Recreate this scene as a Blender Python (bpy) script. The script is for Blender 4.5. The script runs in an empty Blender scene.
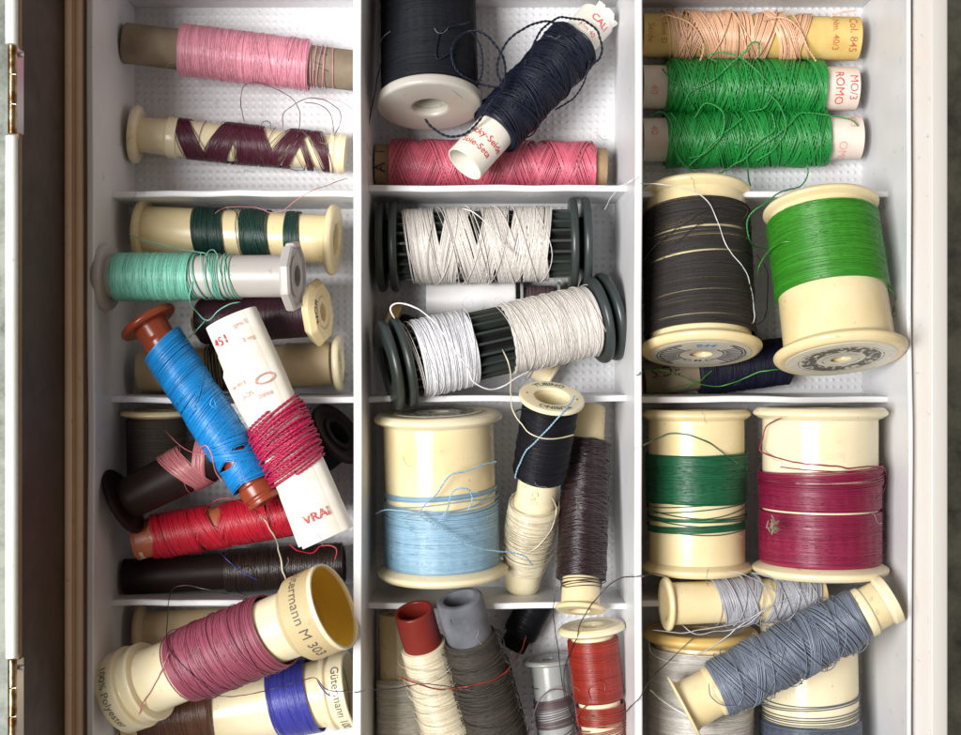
import bpy, math, numpy as np
from mathutils import Matrix, Vector
U = 0.00024            # metres per unit; the box is about 20 cm wide
RIM, DT = 165.0, 1392.0
ZC = RIM + DT
CX, CY = 480.5, 367.5
rng = np.random.default_rng(7)
SC = bpy.context.scene
COL = SC.collection
PI = math.pi
UP = np.array([0, 0, 1.0])

def at(x, y, z):
    k = (ZC - z) / DT
    return np.array([(x - CX) * k, (CY - y) * k, z])

# ------------------------------------------------------------------ materials
def nt(name):
    m = bpy.data.materials.new(name); m.use_nodes = True
    t = m.node_tree; b = t.nodes['Principled BSDF']
    return m, t, b

def noise_bump(t, b, scale, strength, dist=1.0, detail=3):
    tc = t.nodes.new('ShaderNodeTexCoord')
    n = t.nodes.new('ShaderNodeTexNoise'); n.inputs['Scale'].default_value = scale; n.inputs['Detail'].default_value = detail
    t.links.new(tc.outputs['Object'], n.inputs['Vector'])
    bp = t.nodes.new('ShaderNodeBump'); bp.inputs['Strength'].default_value = strength; bp.inputs['Distance'].default_value = dist * U
    t.links.new(n.outputs['Fac'], bp.inputs['Height']); t.links.new(bp.outputs['Normal'], b.inputs['Normal'])
    return tc, n

def mixed(t, b, fac, c1, c2, lo=.35, hi=.65):
    r = t.nodes.new('ShaderNodeValToRGB')
    r.color_ramp.elements[0].position = lo; r.color_ramp.elements[0].color = (*c1, 1)
    r.color_ramp.elements[1].position = hi; r.color_ramp.elements[1].color = (*c2, 1)
    t.links.new(fac, r.inputs['Fac']); t.links.new(r.outputs['Color'], b.inputs['Base Color'])
    return r

def plastic(name, c, rough=.3, sss=0.0, var=.1, dirt=None, spec=.5, trans=0, grime=.5):
    m, t, b = nt(name); N = t.nodes.new; L = t.links.new
    tc = N('ShaderNodeTexCoord')
    def noise(sc, det, vec=None, scale=None):
        n = N('ShaderNodeTexNoise'); n.inputs['Scale'].default_value = sc; n.inputs['Detail'].default_value = det; n.inputs['Roughness'].default_value = .62
        if scale:
            mp = N('ShaderNodeMapping'); mp.inputs['Scale'].default_value = scale; L(tc.outputs['Object'], mp.inputs['Vector']); L(mp.outputs['Vector'], n.inputs['Vector'])
        else: L(tc.outputs['Object'], n.inputs['Vector'])
        return n
    def ramp(n, lo, hi, c1, c2):
        r = N('ShaderNodeValToRGB'); r.color_ramp.elements[0].position = lo; r.color_ramp.elements[1].position = hi
        r.color_ramp.elements[0].color = (*c1, 1); r.color_ramp.elements[1].color = (*c2, 1); L(n.outputs['Fac'], r.inputs['Fac']); return r
    def mix(f, a_, b_):
        x = N('ShaderNodeMix'); x.data_type = 'RGBA'; L(f, x.inputs['Factor'])
        if isinstance(a_, tuple): x.inputs[6].default_value = (*a_, 1)
        else: L(a_, x.inputs[6])
        x.inputs[7].default_value = (*b_, 1); return x.outputs[2]
    c2 = dirt or tuple(x * (1 - var * f) for x, f in zip(c, (.7, 1.3, 2.6)))
    big = noise(45, 4); base = ramp(big, .35, .68, c2, c)
    spk = noise(420, 3); f1 = ramp(spk, .66, .74, (0, 0, 0), (grime,) * 3)
    col = mix(f1.outputs['Color'], base.outputs['Color'], tuple(x * y for x, y in zip(c, (.55, .42, .30))))
    scr = noise(1, 5, scale=(160, 160, 2600)); f2 = ramp(scr, .68, .76, (0, 0, 0), (grime * .6,) * 3)
    col = mix(f2.outputs['Color'], col, tuple(min(1, x * .75) for x in c))
    L(col, b.inputs['Base Color'])
    mr = N('ShaderNodeMapRange'); mr.inputs['To Min'].default_value = rough * .7; mr.inputs['To Max'].default_value = rough * 1.6
    rn = noise(160, 6); L(rn.outputs['Fac'], mr.inputs['Value']); L(mr.outputs['Result'], b.inputs['Roughness'])
    ad = N('ShaderNodeMath'); ad.operation = 'MULTIPLY_ADD'; ad.inputs[1].default_value = .5; L(scr.outputs['Fac'], ad.inputs[0]); L(noise(700, 3).outputs['Fac'], ad.inputs[2])
    bp = N('ShaderNodeBump'); bp.inputs['Strength'].default_value = .12; bp.inputs['Distance'].default_value = U
    L(ad.outputs[0], bp.inputs['Height']); L(bp.outputs['Normal'], b.inputs['Normal'])
    b.inputs['Specular IOR Level'].default_value = spec
    if sss:
        b.inputs['Subsurface Weight'].default_value = sss
        b.inputs['Subsurface Radius'].default_value = (1, .75, .45)
        b.inputs['Subsurface Scale'].default_value = 6 * U
    if trans:
        tr = N('ShaderNodeBsdfTranslucent'); tr.inputs['Color'].default_value = (*c, 1); ms = N('ShaderNodeMixShader'); ms.inputs['Fac'].default_value = trans
        out = t.nodes['Material Output']; L(b.outputs[0], ms.inputs[1]); L(tr.outputs[0], ms.inputs[2]); L(ms.outputs[0], out.inputs['Surface'])
    return m

def thread(name, c, rough=.42, lo=.68, hi=1.2, sheen=.25, spec=.7, silk=0):
    m, t, b = nt(name)
    a = t.nodes.new('ShaderNodeAttribute'); a.attribute_name = 'var'
    tc = t.nodes.new('ShaderNodeTexCoord')
    n = t.nodes.new('ShaderNodeTexNoise'); n.inputs['Scale'].default_value = 2500; n.inputs['Detail'].default_value = 2
    t.links.new(tc.outputs['Object'], n.inputs['Vector'])
    ad = t.nodes.new('ShaderNodeMath'); ad.operation = 'MULTIPLY_ADD'; ad.inputs[1].default_value = .5; ad.inputs[2].default_value = -.25
    t.links.new(n.outputs['Fac'], ad.inputs[0])
    a2 = t.nodes.new('ShaderNodeMath'); a2.operation = 'ADD'
    t.links.new(a.outputs['Fac'], a2.inputs[0]); t.links.new(ad.outputs['Value'], a2.inputs[1])
    mixed(t, b, a2.outputs['Value'], tuple(x * lo for x in c), tuple(min(1, x * hi) for x in c), .1, .9)
    bp = t.nodes.new('ShaderNodeBump'); bp.inputs['Strength'].default_value = .25; bp.inputs['Distance'].default_value = .4 * U
    t.links.new(n.outputs['Fac'], bp.inputs['Height']); t.links.new(bp.outputs['Normal'], b.inputs['Normal'])
    b.inputs['Roughness'].default_value = rough
    b.inputs['Specular IOR Level'].default_value = spec
    if silk:
        b.inputs['Coat Weight'].default_value = silk; b.inputs['Coat Roughness'].default_value = .32; b.inputs['Coat Tint'].default_value = (*[min(1, .5 + x) for x in c], 1)
    b.inputs['Sheen Weight'].default_value = sheen * .5; b.inputs['Sheen Tint'].default_value = (*[min(1, x * 1.6) for x in c], 1); b.inputs['Sheen Roughness'].default_value = .4
    return m

def paper(name, c, c2, rough=.75, scale=120):
    m, t, b = nt(name)
    tc, n = noise_bump(t, b, 600, .25, 1.0, 5)
    n2 = t.nodes.new('ShaderNodeTexNoise'); n2.inputs['Scale'].default_value = scale; n2.inputs['Detail'].default_value = 8
    t.links.new(tc.outputs['Object'], n2.inputs['Vector'])
    mixed(t, b, n2.outputs['Fac'], c2, c, .38, .62)
    b.inputs['Roughness'].default_value = rough; b.inputs['Specular IOR Level'].default_value = .25
    return m

def ink(name, c, wear=.40):
    m, t, b = nt(name); b.inputs['Base Color'].default_value = (*c, 1); b.inputs['Roughness'].default_value = .6
    tc = t.nodes.new('ShaderNodeTexCoord'); n = t.nodes.new('ShaderNodeTexNoise'); n.inputs['Scale'].default_value = 1500; n.inputs['Detail'].default_value = 4
    t.links.new(tc.outputs['Object'], n.inputs['Vector'])
    r = t.nodes.new('ShaderNodeValToRGB'); r.color_ramp.elements[0].position = wear - .05; r.color_ramp.elements[1].position = wear + .06
    r.color_ramp.elements[0].color = (.25,) * 3 + (1,); t.links.new(n.outputs['Fac'], r.inputs['Fac']); t.links.new(r.outputs['Color'], b.inputs['Alpha'])
    return m
CREAM = plastic('cream plastic', (.82, .71, .46), .22, .18, .12)
IVORY = plastic('ivory plastic', (.84, .765, .56), .2, .18, .1)
THIN = plastic('thin ivory plastic', (.86, .77, .52), .26, 0, .08, trans=.5, grime=.3)
LINING = plastic('deep yellow plastic', (.93, .68, .12), .4, 0, .08, trans=.55, grime=.2)
YELLOW = plastic('yellowed plastic', (.72, .52, .20), .35, .2, .15)
BEIGE = plastic('beige plastic', (.62, .50, .33), .4, .15, .12)
GREYP = plastic('grey plastic', (.46, .45, .46), .32, 0, .1)
LGREY = plastic('pale grey plastic', (.50, .49, .46), .28, 0, .08)
SMOKE = plastic('smoky plastic', (.34, .36, .38), .2, 0, .1)
WHITEP = plastic('white plastic', (.74, .74, .76), .35, .15, .04)
SLATE = plastic('slate green plastic', (.035, .048, .052), .3, 0, .2)
RUST = plastic('rust brown plastic', (.27, .05, .022), .25, .1, .15)
TERRA = plastic('terracotta plastic', (.42, .12, .06), .35, .1, .15)
DKRED = plastic('dark red plastic', (.20, .022, .018), .3, 0, .15)
BROWNP = plastic('dark brown plastic', (.018, .010, .010), .4, 0, .2, None, .13)
BLACKP = plastic('black plastic', (.007, .006, .007), .5, 0, .2, None, .15)
CARD = paper('brown cardboard', (.42, .29, .16), (.30, .20, .11))
GREYCARD = paper('grey brown cardboard', (.30, .24, .17), (.20, .15, .10))
BLUECARD = paper('blue grey cardboard', (.17, .175, .20), (.09, .095, .11))
WPAPER = paper('white paper', (.82, .79, .72), (.74, .69, .58), .7)
YPAPER = paper('yellow paper', (.74, .55, .22), (.62, .42, .13), .6)
PKPAPER = paper('pinkish white paper', (.78, .70, .62), (.70, .58, .50), .6)
RED = ink('red ink', (.62, .04, .06)); FRED = ink('faded red ink', (.72, .33, .30)); DRED = ink('dull red ink', (.45, .12, .05))
BLACK = ink('black ink', (.02, .02, .022)); GREENI = ink('green ink', (.02, .12, .07)); BLUEI = ink('blue ink', (.03, .3, .75)); GREYI = ink('grey ink', (.09, .09, .09))

# ------------------------------------------------------------------ meshes
class MB:
    def __init__(s): s.v = []; s.f = []; s.a = []; s.n = 0
    def add(s, v, f, var=.5):
        v = np.asarray(v, float); s.v.append(v)
        s.f.extend([(np.asarray(q, np.int64) + s.n) for q in f])
        s.a.append(np.full(len(v), var) if np.isscalar(var) else np.asarray(var, float)); s.n += len(v)
    def build(s, name, mat, parent=None, world=False, smooth=True, angle=35):
        me = bpy.data.meshes.new(name)
        V = np.concatenate(s.v) * U
        tot = sum(q.size for q in s.f)
        loops = np.concatenate([q.ravel() for q in s.f])
        cnt = np.concatenate([np.full(len(q), q.shape[1]) for q in s.f])
        st = np.concatenate([[0], np.cumsum(cnt)[:-1]])
        me.vertices.add(len(V)); me.vertices.foreach_set('co', V.ravel())
        me.loops.add(tot); me.loops.foreach_set('vertex_index', loops)
        me.polygons.add(len(cnt)); me.polygons.foreach_set('loop_start', st)
        me.polygons.foreach_set('use_smooth', np.full(len(cnt), smooth))
        me.update(calc_edges=True); me.validate()
        at_ = me.attributes.new('var', 'FLOAT', 'POINT'); at_.data.foreach_set('value', np.concatenate(s.a))
        if smooth and angle: me.set_sharp_from_angle(angle=math.radians(angle))
        me.materials.append(mat)
        o = bpy.data.objects.new(name, me); COL.objects.link(o)
        if parent is not None:
            o.parent = parent
            if world: o.matrix_parent_inverse = parent.matrix_world.inverted()
        return o

def grid_faces(n, m, cn, cm):
    """quads of an n x m vertex grid, closed in either direction when asked"""
    i = np.arange(n if cn else n - 1)[:, None]; j = np.arange(m if cm else m - 1)[None, :]
    i2 = (i + 1) % n; j2 = (j + 1) % m
    z = lambda a, b: (a * m + b + 0 * i + 0 * j).ravel()
    return np.stack([z(i, j), z(i2, j), z(i2, j2), z(i, j2)], 1)

def fillet(pts, r, n=4, closed=True):
    out = []; N = len(pts)
    for i in range(N):
        p = np.array(pts[i][:2], float); ri = pts[i][2] if len(pts[i]) > 2 else r
        if (not closed and i in (0, N - 1)) or ri <= 0: out.append(p); continue
        a = np.array(pts[i - 1][:2], float) - p; b = np.array(pts[(i + 1) % N][:2], float) - p
        la, lb = np.linalg.norm(a), np.linalg.norm(b)
        d = min(ri, la * .45, lb * .45); a /= la; b /= lb
        for q in np.linspace(0, 1, n + 1):
            out.append(p + a * d * (1 - q) ** 2 + b * d * q ** 2)
    return np.array(out)

def lathe(mb, prof, seg=72, closed=True, wob=0, oval=1.0, var=.5):
    th = np.linspace(0, 2 * PI, seg, endpoint=False)
    z = prof[:, 0][:, None] + 0 * th; r = prof[:, 1][:, None] + 0 * th
    if wob: r = r + wob * smooth2(prof.shape[0], seg)
    v = np.stack([r * np.cos(th) * oval, r * np.sin(th), z], -1).reshape(-1, 3)
    mb.add(v, [grid_faces(len(prof), seg, closed, True)[:, ::-1]], var)

def smooth2(n, m):
    a = rng.normal(size=(n, m))
    for _ in range(3): a = (a + np.roll(a, 1, 1) + np.roll(a, -1, 1)) / 3
    return a

def snoise(x, step, amp):
    """smooth noise along x"""
    n = int((x.max() - x.min()) / step) + 4
    g = rng.normal(size=n) * amp
    t = (x - x.min()) / step; i = t.astype(int); f = t - i; f = f * f * (3 - 2 * f)
    return g[i] * (1 - f) + g[i + 1] * f

def sweep(mb, P, rs, nrm=None, sides=5, var=.5, cap=True):
    P = np.asarray(P, float); n = len(P)
    T = np.gradient(P, axis=0); T /= np.linalg.norm(T, axis=1)[:, None] + 1e-12
    if nrm is None:
        N = np.tile(np.array([.05, .03, 1.0]), (n, 1))
    else: N = nrm
    B = np.cross(T, N); B /= np.linalg.norm(B, axis=1)[:, None] + 1e-12
    N = np.cross(B, T)
    a = np.linspace(0, 2 * PI, sides, endpoint=False)
    rr = np.broadcast_to(np.asarray(rs, float), (n,))
    ring = P[:, None, :] + rr[:, None, None] * (np.cos(a)[None, :, None] * N[:, None, :] + np.sin(a)[None, :, None] * B[:, None, :])
    vv = np.repeat(var, sides) if not np.isscalar(var) else var
    f = [grid_faces(n, sides, False, True)]
    if cap: f += [np.arange(sides)[None, ::-1], ((n - 1) * sides + np.arange(sides))[None, :]]
    mb.add(ring.reshape(-1, 3), f, vv)

def wind(mb, segs, rs, n=30, jz=.35, jr=.2, th0=None, sides=5):
    """one continuous strand: segs of (z0, z1, turns, r0, r1[, amp0, amp1, phase])"""
    Z = []; R = []; TH = []; th = rng.uniform(0, 6) if th0 is None else th0
    for g in segs:
        z0, z1, tu, r0, r1 = g[:5]; a0, a1, ph = g[5:8] if len(g) > 5 else (0, 0, 0)
        m = max(4, int(abs(tu) * n)); q = np.linspace(0, 1, m, endpoint=False)
        t = th + q * tu * 2 * PI
        Z.append(z0 + (z1 - z0) * q + (a0 + (a1 - a0) * q) * np.sin(t + ph)); R.append(r0 + (r1 - r0) * q); TH.append(t)
        th += tu * 2 * PI
    Z, R, TH = map(np.concatenate, (Z, R, TH))
    tt = np.arange(len(Z)) / n
    # soften the joins between segments
    for _ in range(6):
        Z[1:-1] = (Z[:-2] + Z[1:-1] * 2 + Z[2:]) / 4; R[1:-1] = (R[:-2] + R[1:-1] * 2 + R[2:]) / 4
    Z = Z + snoise(tt, .7, jz); R = R + np.abs(snoise(tt, .55, jr))
    var = np.clip(.5 + snoise(tt, .9, .22), 0, 1)
    er = np.stack([np.cos(TH), np.sin(TH), 0 * TH], 1)
    P = er * R[:, None]; P[:, 2] = Z
    sweep(mb, P, rs, er, sides, var)

def spline(pts, step=3.0):
    p = np.array(pts, float); p = np.vstack([2 * p[0] - p[1], p, 2 * p[-1] - p[-2]])
    out = []
    for i in range(1, len(p) - 2):
        a, b, c, d = p[i - 1:i + 3]; m = max(2, int(np.linalg.norm(c - b) / step))
        t = np.linspace(0, 1, m, endpoint=False)[:, None]
        out.append(.5 * (2 * b + (c - a) * t + (2 * a - 5 * b + 4 * c - d) * t ** 2 + (3 * b - a - 3 * c + d) * t ** 3))
    return np.vstack(out + [p[-2][None]])

def strand_mesh(mb, w, r, ply=0, jig=.3):
    s = np.arange(len(w)) * 1.0
    w = w + np.stack([snoise(s, 5, jig), snoise(s, 5, jig), snoise(s, 6, jig * .3)], 1) + np.stack([snoise(s, 2, jig * .35), snoise(s, 2, jig * .35), 0 * s], 1)
    if not ply: r = r * (1 + snoise(s, 2.5, .12)); r[:1] *= .4; r[-1:] *= .4
    if not ply: sweep(mb, w, r, None, 6, np.clip(.55 + snoise(s, 3, .2), 0, 1)); return
    w = spline(w, 1.0); d = np.concatenate([[0], np.cumsum(np.linalg.norm(np.diff(w, axis=0), axis=1))])
    T = np.gradient(w, axis=0); T /= np.linalg.norm(T, axis=1)[:, None]
    B = np.cross(T, UP + .01); B /= np.linalg.norm(B, axis=1)[:, None]; N = np.cross(B, T)
    for k in range(ply):
        a = d / (r * 1.3) + k * 2 * PI / ply
        q = w + r * .48 * (np.cos(a)[:, None] * N + np.sin(a)[:, None] * B)
        sweep(mb, q, r * .58, None, 5, np.clip(.5 + snoise(d, 5, .2), 0, 1))

def drape(w, r, most=70):
    """lay a strand on whatever is under it: raise it where a surface would cover it"""
    dg = bpy.context.evaluated_depsgraph_get(); eye = np.array([0, 0, ZC]); lift = np.zeros(len(w)); k = (ZC - w[:, 2]) / DT
    for i, q in enumerate(w):
        d = q - eye; n = np.linalg.norm(d)
        ok, loc, *_ = SC.ray_cast(dg, Vector(eye * U), Vector(d / n), distance=(n + r * 1.6) * U)
        if ok:
            h = loc[2] / U + r * 1.25 - q[2]
            if 0 < h < most: lift[i] = h
    m = lift.copy()
    for j in (-2, -1, 1, 2): m = np.maximum(m, np.roll(lift, j) * .92)
    for _ in range(3): m = np.maximum(lift, (np.roll(m, 1) + 2 * m + np.roll(m, -1)) / 4)
    z = w[:, 2] + m; k2 = (ZC - z) / DT / k
    return np.stack([w[:, 0] * k2, w[:, 1] * k2, z], 1)
LATER = []

def describe(o, label, cat, group=None):
    o['label'] = label; o['category'] = cat
    if group: o['group'] = group

def loose(pts, r, mat, label, parent=None, ply=0, cat='loose thread', jig=.5):
    LATER.append((pts, r, mat, label, parent, ply, cat, jig))
def lay_loose():
    bpy.context.view_layer.update(); made = []
    ws = [drape(spline([at(*q) for q in L_[0]]), L_[1] * (1.2 if L_[5] else 1)) for L_ in LATER]
    for w, (pts, r, mat, label, parent, ply, cat, jig) in zip(ws, LATER):
        mb = MB(); strand_mesh(mb, w, r, ply, jig)
        if parent is not None: mb.build('loose_thread', mat, parent, world=True, angle=0)
        else: describe(mb.build('loose_thread', mat, angle=0), label, cat)

FINE = .62
# lettering -----------------------------------------------------------------
def glyphs(txt, size, bold=0):
    c = bpy.data.curves.new('t', 'FONT'); c.body = txt; c.size = size; c.align_x = 'CENTER'; c.align_y = 'CENTER'; c.resolution_u = 3; c.offset = bold
    o = bpy.data.objects.new('t', c); COL.objects.link(o)
    dg = bpy.context.evaluated_depsgraph_get(); dg.update()
    me = bpy.data.meshes.new_from_object(o.evaluated_get(dg))
    v = np.array([x.co[:] for x in me.vertices]); f = [np.array([list(p.vertices)]) for p in me.polygons]
    bpy.data.objects.remove(o); bpy.data.curves.remove(c); bpy.data.meshes.remove(me)
    return v, f

class Spool:
    def __init__(s, label, A, B, zA, zB, name='thread_spool', cat='thread spool', group=None):
        a, b = at(*A, zA), at(*B, zB); d = b - a; s.L = float(np.linalg.norm(d)); ez = d / s.L
        ex = UP - ez * ez[2]; ex /= np.linalg.norm(ex); ey = np.cross(ez, ex)
        s.k = (ZC - (zA + zB) / 2) / DT
        e = bpy.data.objects.new(name, None); COL.objects.link(e); e.empty_display_size = .005
        M = Matrix.Identity(4)
        for i in range(3):
            M[i][0], M[i][1], M[i][2] = ex[i], ey[i], ez[i]; M[i][3] = a[i] * U
        e.matrix_world = M; bpy.context.view_layer.update()
        describe(e, label, cat, group); s.e = e
    def ring(s, name, prof, mat, fil=1.2, seg=72, parent=None, **kw):
        """closed lathe; prof in (z as absolute length, r in apparent pixels)"""
        mb = MB(); lathe(mb, fillet([(p[0], p[1] * s.k, *p[2:]) for p in prof], fil), seg, **kw)
        return mb.build(name, mat, parent or s.e)
    def core(s, r, mat, hole=None, z0=.004, z1=.996, name='core', fil=1.0, extra=None, seg=72):
        h = hole or r * .55; L = s.L
        out = extra or [(z0 * L, r), (z1 * L, r)]
        out = [(a if extra is None else a * L, b) for a, b in out]
        return s.ring(name, [(out[0][0], h)] + out + [(out[-1][0], h)], mat, fil, seg)
    def flange(s, end, r, t, hole, mat, style='disc', rb=None, fil=None, name='flange', seg=72):
        t = t * s.k; f = fil if fil is not None else t * .3
        if style == 'disc': p = [(0, hole), (0, r), (t, r), (t, hole)]
        elif style == 'cone': p = [(1.2, hole), (1.2, r * .72), (0, r * .80), (0, r - t * .30), (t * .32, r), (t * .55, r), (t * .95, (rb or r * .8) + .4), (t, hole)]
        elif style == 'dish': p = [(t * .45, hole), (t * .45, r * .78), (0, r * .86), (0, r), (t, r), (t, hole)]
        elif style == 'round': p = [(0, hole), (0, r - t * .3), (t * .5, r), (t, r - t * .3), (t, hole)]
        if end: p = [(s.L - z, q) for z, q in p][::-1]
        return s.ring(name, p, mat, f, seg)
    # windings: W collects, done() builds
    def start(s): s.w = MB(); return s
    def base(s, z0, z1, R, R1=None, wob=.35, taper=.9):
        L, k = s.L, s.k; n = max(8, int((z1 - z0) * L / 3)); z = np.linspace(z0 * L, z1 * L, n)
        r = np.linspace(R, R1 or R, n) * k; r[0] -= taper * k; r[-1] -= taper * k
        p = np.stack([z, r], 1); p = np.vstack([[[z[0] + .3, max(2, r[0] - 5)]], p, [[z[-1] - .3, max(2, r[-1] - 5)]]])
        lathe(s.w, p, 64, True, wob); return s
    def dense(s, z0, z1, R, rs=.75, layers=1, R1=None, base=True, n=30, jz=.4, jr=.22, gap=1.0, edge=1.5, tilt=0, stray=2):
        L, k = s.L, s.k; R1 = R1 or R; rs = rs * FINE; jz *= .8; jr *= .6
        if base: s.base(z0, z1, R - rs * .3, R1 - rs * .3)
        segs = []
        for i in range(layers):
            a, b = z0 * L + abs(rng.normal()) * edge, z1 * L - abs(rng.normal()) * edge
            ra, rb = R * k + i * rs * .5, R1 * k + i * rs * .5
            if i % 2: a, b, ra, rb = b, a, rb, ra
            tu = max(1, abs(b - a) / (1.8 * rs * gap)); h = rng.uniform(-1, 1) * tilt
            segs.append((a, b, tu, ra, rb, h, h * rng.uniform(.5, 1.2), rng.uniform(0, 6)))
        last = segs[-1][1]; rl = max(R, R1) * k + layers * rs * .5 + rs * .4
        for i in range(stray):
            to = rng.uniform(z0, z1) * L; segs.append((last, to, rng.uniform(1.2, 3.2), rl, rl, 0, 0, 0)); last = to
        wind(s.w, segs, rs, n, jz, jr); return s
    def cross(s, z0, z1, R, rs=1.0, turns=2.3, passes=24, R1=None, n=34, grow=.05, jz=.4, jr=.2, base=True, edge=2.5):
        L, k = s.L, s.k; R1 = R1 or R; segs = []; rs *= .8; passes = int(passes * 1.35); grow *= .7
        if base: s.base(z0 + .01, z1 - .01, R - rs * .4, R1 - rs * .4)
        # a thread guide lays each return beside the one before: facets build up
        turns = round(turns * 2) / 2 + rs * turns * 1.02 / ((z1 - z0) * L)
        passes = int(min(passes * 1.4, 2.2 * (z1 - z0) * L / turns / (2 * rs) + 8))
        for i in range(passes):
            a, b = z0 * L + abs(rng.normal()) * edge, z1 * L - abs(rng.normal()) * edge
            ra, rb = R * k + i * grow, R1 * k + i * grow
            if i % 2: a, b, ra, rb = b, a, rb, ra
            segs.append((a, b, turns, ra, rb))
        wind(s.w, segs, rs, n, jz, jr); return s
    def bands(s, bl, R, rs=.7, n=34, jz=.8, jr=.3, link=True, lay=2):
        """bl: list of (centre fraction, width px, amplitude px, phase, R offset); joined strand"""
        L, k = s.L, s.k; segs = []; last = None; rs *= FINE * 1.05; jr *= .7
        for (c, w, amp, ph, dr) in bl:
            for q in range(lay):
                tu = max(2, round(w / (2 * rs * .95))); r = (R + dr) * k + q * rs * .6
                a, b = c * L - w / 2, c * L + w / 2
                if q % 2: a, b = b, a
                if last is not None and last != a and q == 0: segs.append((last, a, .6, r, r, segs[-1][6], amp, ph))
                segs.append((a, b, tu, r, r, amp * rng.uniform(.85, 1.12) + rng.normal() * .8, amp * rng.uniform(.85, 1.12), ph + rng.normal() * .1)); last = b
        wind(s.w, segs, rs, n, jz, jr); return s
    def path(s, segs, rs=.7, n=34, jz=.4, jr=.3):
        rs *= .78
        wind(s.w, [(g[0] * s.L, g[1] * s.L, g[2], g[3] * s.k, g[4] * s.k, *g[5:]) for g in segs], rs, n, jz, jr); return s
    def done(s, mat, name='thread_winding', label=None):
        o = s.w.build(name, mat, s.e, angle=0)
        if label: o['label'] = label
        return o
    def fuzz(s, z0, z1, R, n, mat):
        mb = MB(); k = s.k
        for i in range(n):
            z = rng.uniform(z0, z1) * s.L; a = rng.uniform(-1.7, 1.7); da = rng.normal() * .14; dz = rng.normal() * 2.2; h = abs(rng.normal()) * 1.6
            q = np.linspace(0, 1, 6); t = a + da * q + .05 * np.sin(q * 5); r = R * k + .2 + h * np.sin(q * 2.2)
            sweep(mb, np.stack([r * np.cos(t), r * np.sin(t), z + dz * q], 1), .15, None, 3)
        o = mb.build('fuzz', mat, s.e, angle=0); o['kind'] = 'stuff'; return s
    def band(s, z0, z1, R, mat, name='paper_label', th=None):
        L = s.L
        return s.ring(name, [(z0 * L, R - 1.2), (z0 * L, R), (z1 * L, R), (z1 * L, R - 1.2)], mat, .2, 72)
    def text(s, txt, size, z, th, R, mat, mode='circ', parent=None, bold=.0, flip=False, wear=0):
        v, f = glyphs(txt, size * s.k, bold); u, w = v[:, 0], v[:, 1]; r = R * s.k
        if flip: u, w = -u, -w
        if mode == 'circ': t = th + u / r; zz = z * s.L + w
        else: t = th - w / r; zz = z * s.L + u
        mb = MB(); mb.add(np.stack([r * np.cos(t), r * np.sin(t), zz], 1), f)
        return mb.build('lettering', mat, parent or s.e, smooth=False)
    def ringtext(s, txt, size, end, th, R, mat, parent=None, off=.35, bold=0, inward=False):
        """lettering round the face of a flange"""
        v, f = glyphs(txt, size * s.k, bold); sg = 1 if end else -1
        r = (R * s.k + v[:, 1] * (-1 if inward else 1)); t = th - sg * v[:, 0] / (R * s.k) * (-1 if inward else 1)
        z = (s.L + off) if end else -off
        mb = MB(); mb.add(np.stack([r * np.cos(t), r * np.sin(t), 0 * r + z], 1), f)
        return mb.build('lettering', mat, parent or s.e, smooth=False)
    def loose(s, pts, r, mat, ply=0, jig=.5): return loose(pts, r, mat, '', s.e, ply, jig=jig)

# thread colours
T = {}
def tm(n, c, **k):
    T[n] = thread(n + ' thread', c, **k); return T[n]
tm('pink', (.78, .36, .43), silk=0.7, rough=.3); tm('plum', (.10, .012, .035), silk=0.5, rough=.4); tm('navyblack', (.011, .012, .017), rough=.55, spec=.2, sheen=.08)
tm('navy', (.010, .014, .030), silk=0.25, rough=.55, spec=.2, sheen=.08); tm('rose', (.66, .18, .25), silk=0.7, rough=.33); tm('peach', (.80, .48, .34), silk=0.7, rough=.36)
tm('green', (.018, .30, .062), silk=0.7, rough=.38); tm('bottle', (.006, .045, .033), silk=0.3, rough=.42); tm('mint', (.20, .51, .40), silk=0.3, rough=.42)
tm('wine', (.045, .006, .02), silk=0.3, rough=.45); tm('azure', (.005, .27, .62), silk=0.4, rough=.42); tm('crimson', (.46, .010, .075), rough=.45)
tm('scarlet', (.48, .008, .03), silk=0.3, rough=.42); tm('taupe', (.060, .047, .038), rough=.55, spec=.2, sheen=.08); tm('dusty', (.48, .20, .21), silk=0.7, rough=.4)
tm('coffee', (.028, .014, .010), silk=0.6, rough=.35); tm('mauve', (.30, .066, .105), rough=.5); tm('royal', (.055, .06, .36), silk=0.5, rough=.45)
tm('brown', (.15, .062, .032), silk=0.6, rough=.35); tm('oyster', (.70, .655, .61), silk=0.3, rough=.45); tm('white', (.76, .76, .79), silk=0.3, rough=.5)
tm('charcoal', (.036, .031, .029), rough=.55, spec=.2, sheen=.08); tm('grass', (.045, .27, .018), silk=0.35, rough=.4); tm('ink', (.010, .010, .025), rough=.55, spec=.2, sheen=.08)
tm('skyblue', (.31, .46, .58), silk=0.5, rough=.42); tm('black', (.008, .008, .012), silk=0.15, rough=.55, spec=.2, sheen=.08); tm('cream', (.70, .62, .48), rough=.35)
tm('choc', (.035, .016, .017), silk=0.6, rough=.32); tm('ecru', (.68, .60, .45), silk=0.6, rough=.33); tm('olive', (.060, .052, .042), rough=.55, spec=.2, sheen=.08)
tm('brick', (.32, .032, .018), silk=0.6, rough=.36); tm('greybrown', (.11, .07, .07), rough=.45); tm('emerald', (.006, .13, .055), silk=0.5, rough=.42)
tm('burgundy', (.26, .010, .058), silk=0.35, rough=.42); tm('silver', (.42, .42, .45), silk=0.5, rough=.38); tm('steel', (.20, .23, .29), silk=0.35, rough=.42)
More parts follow.
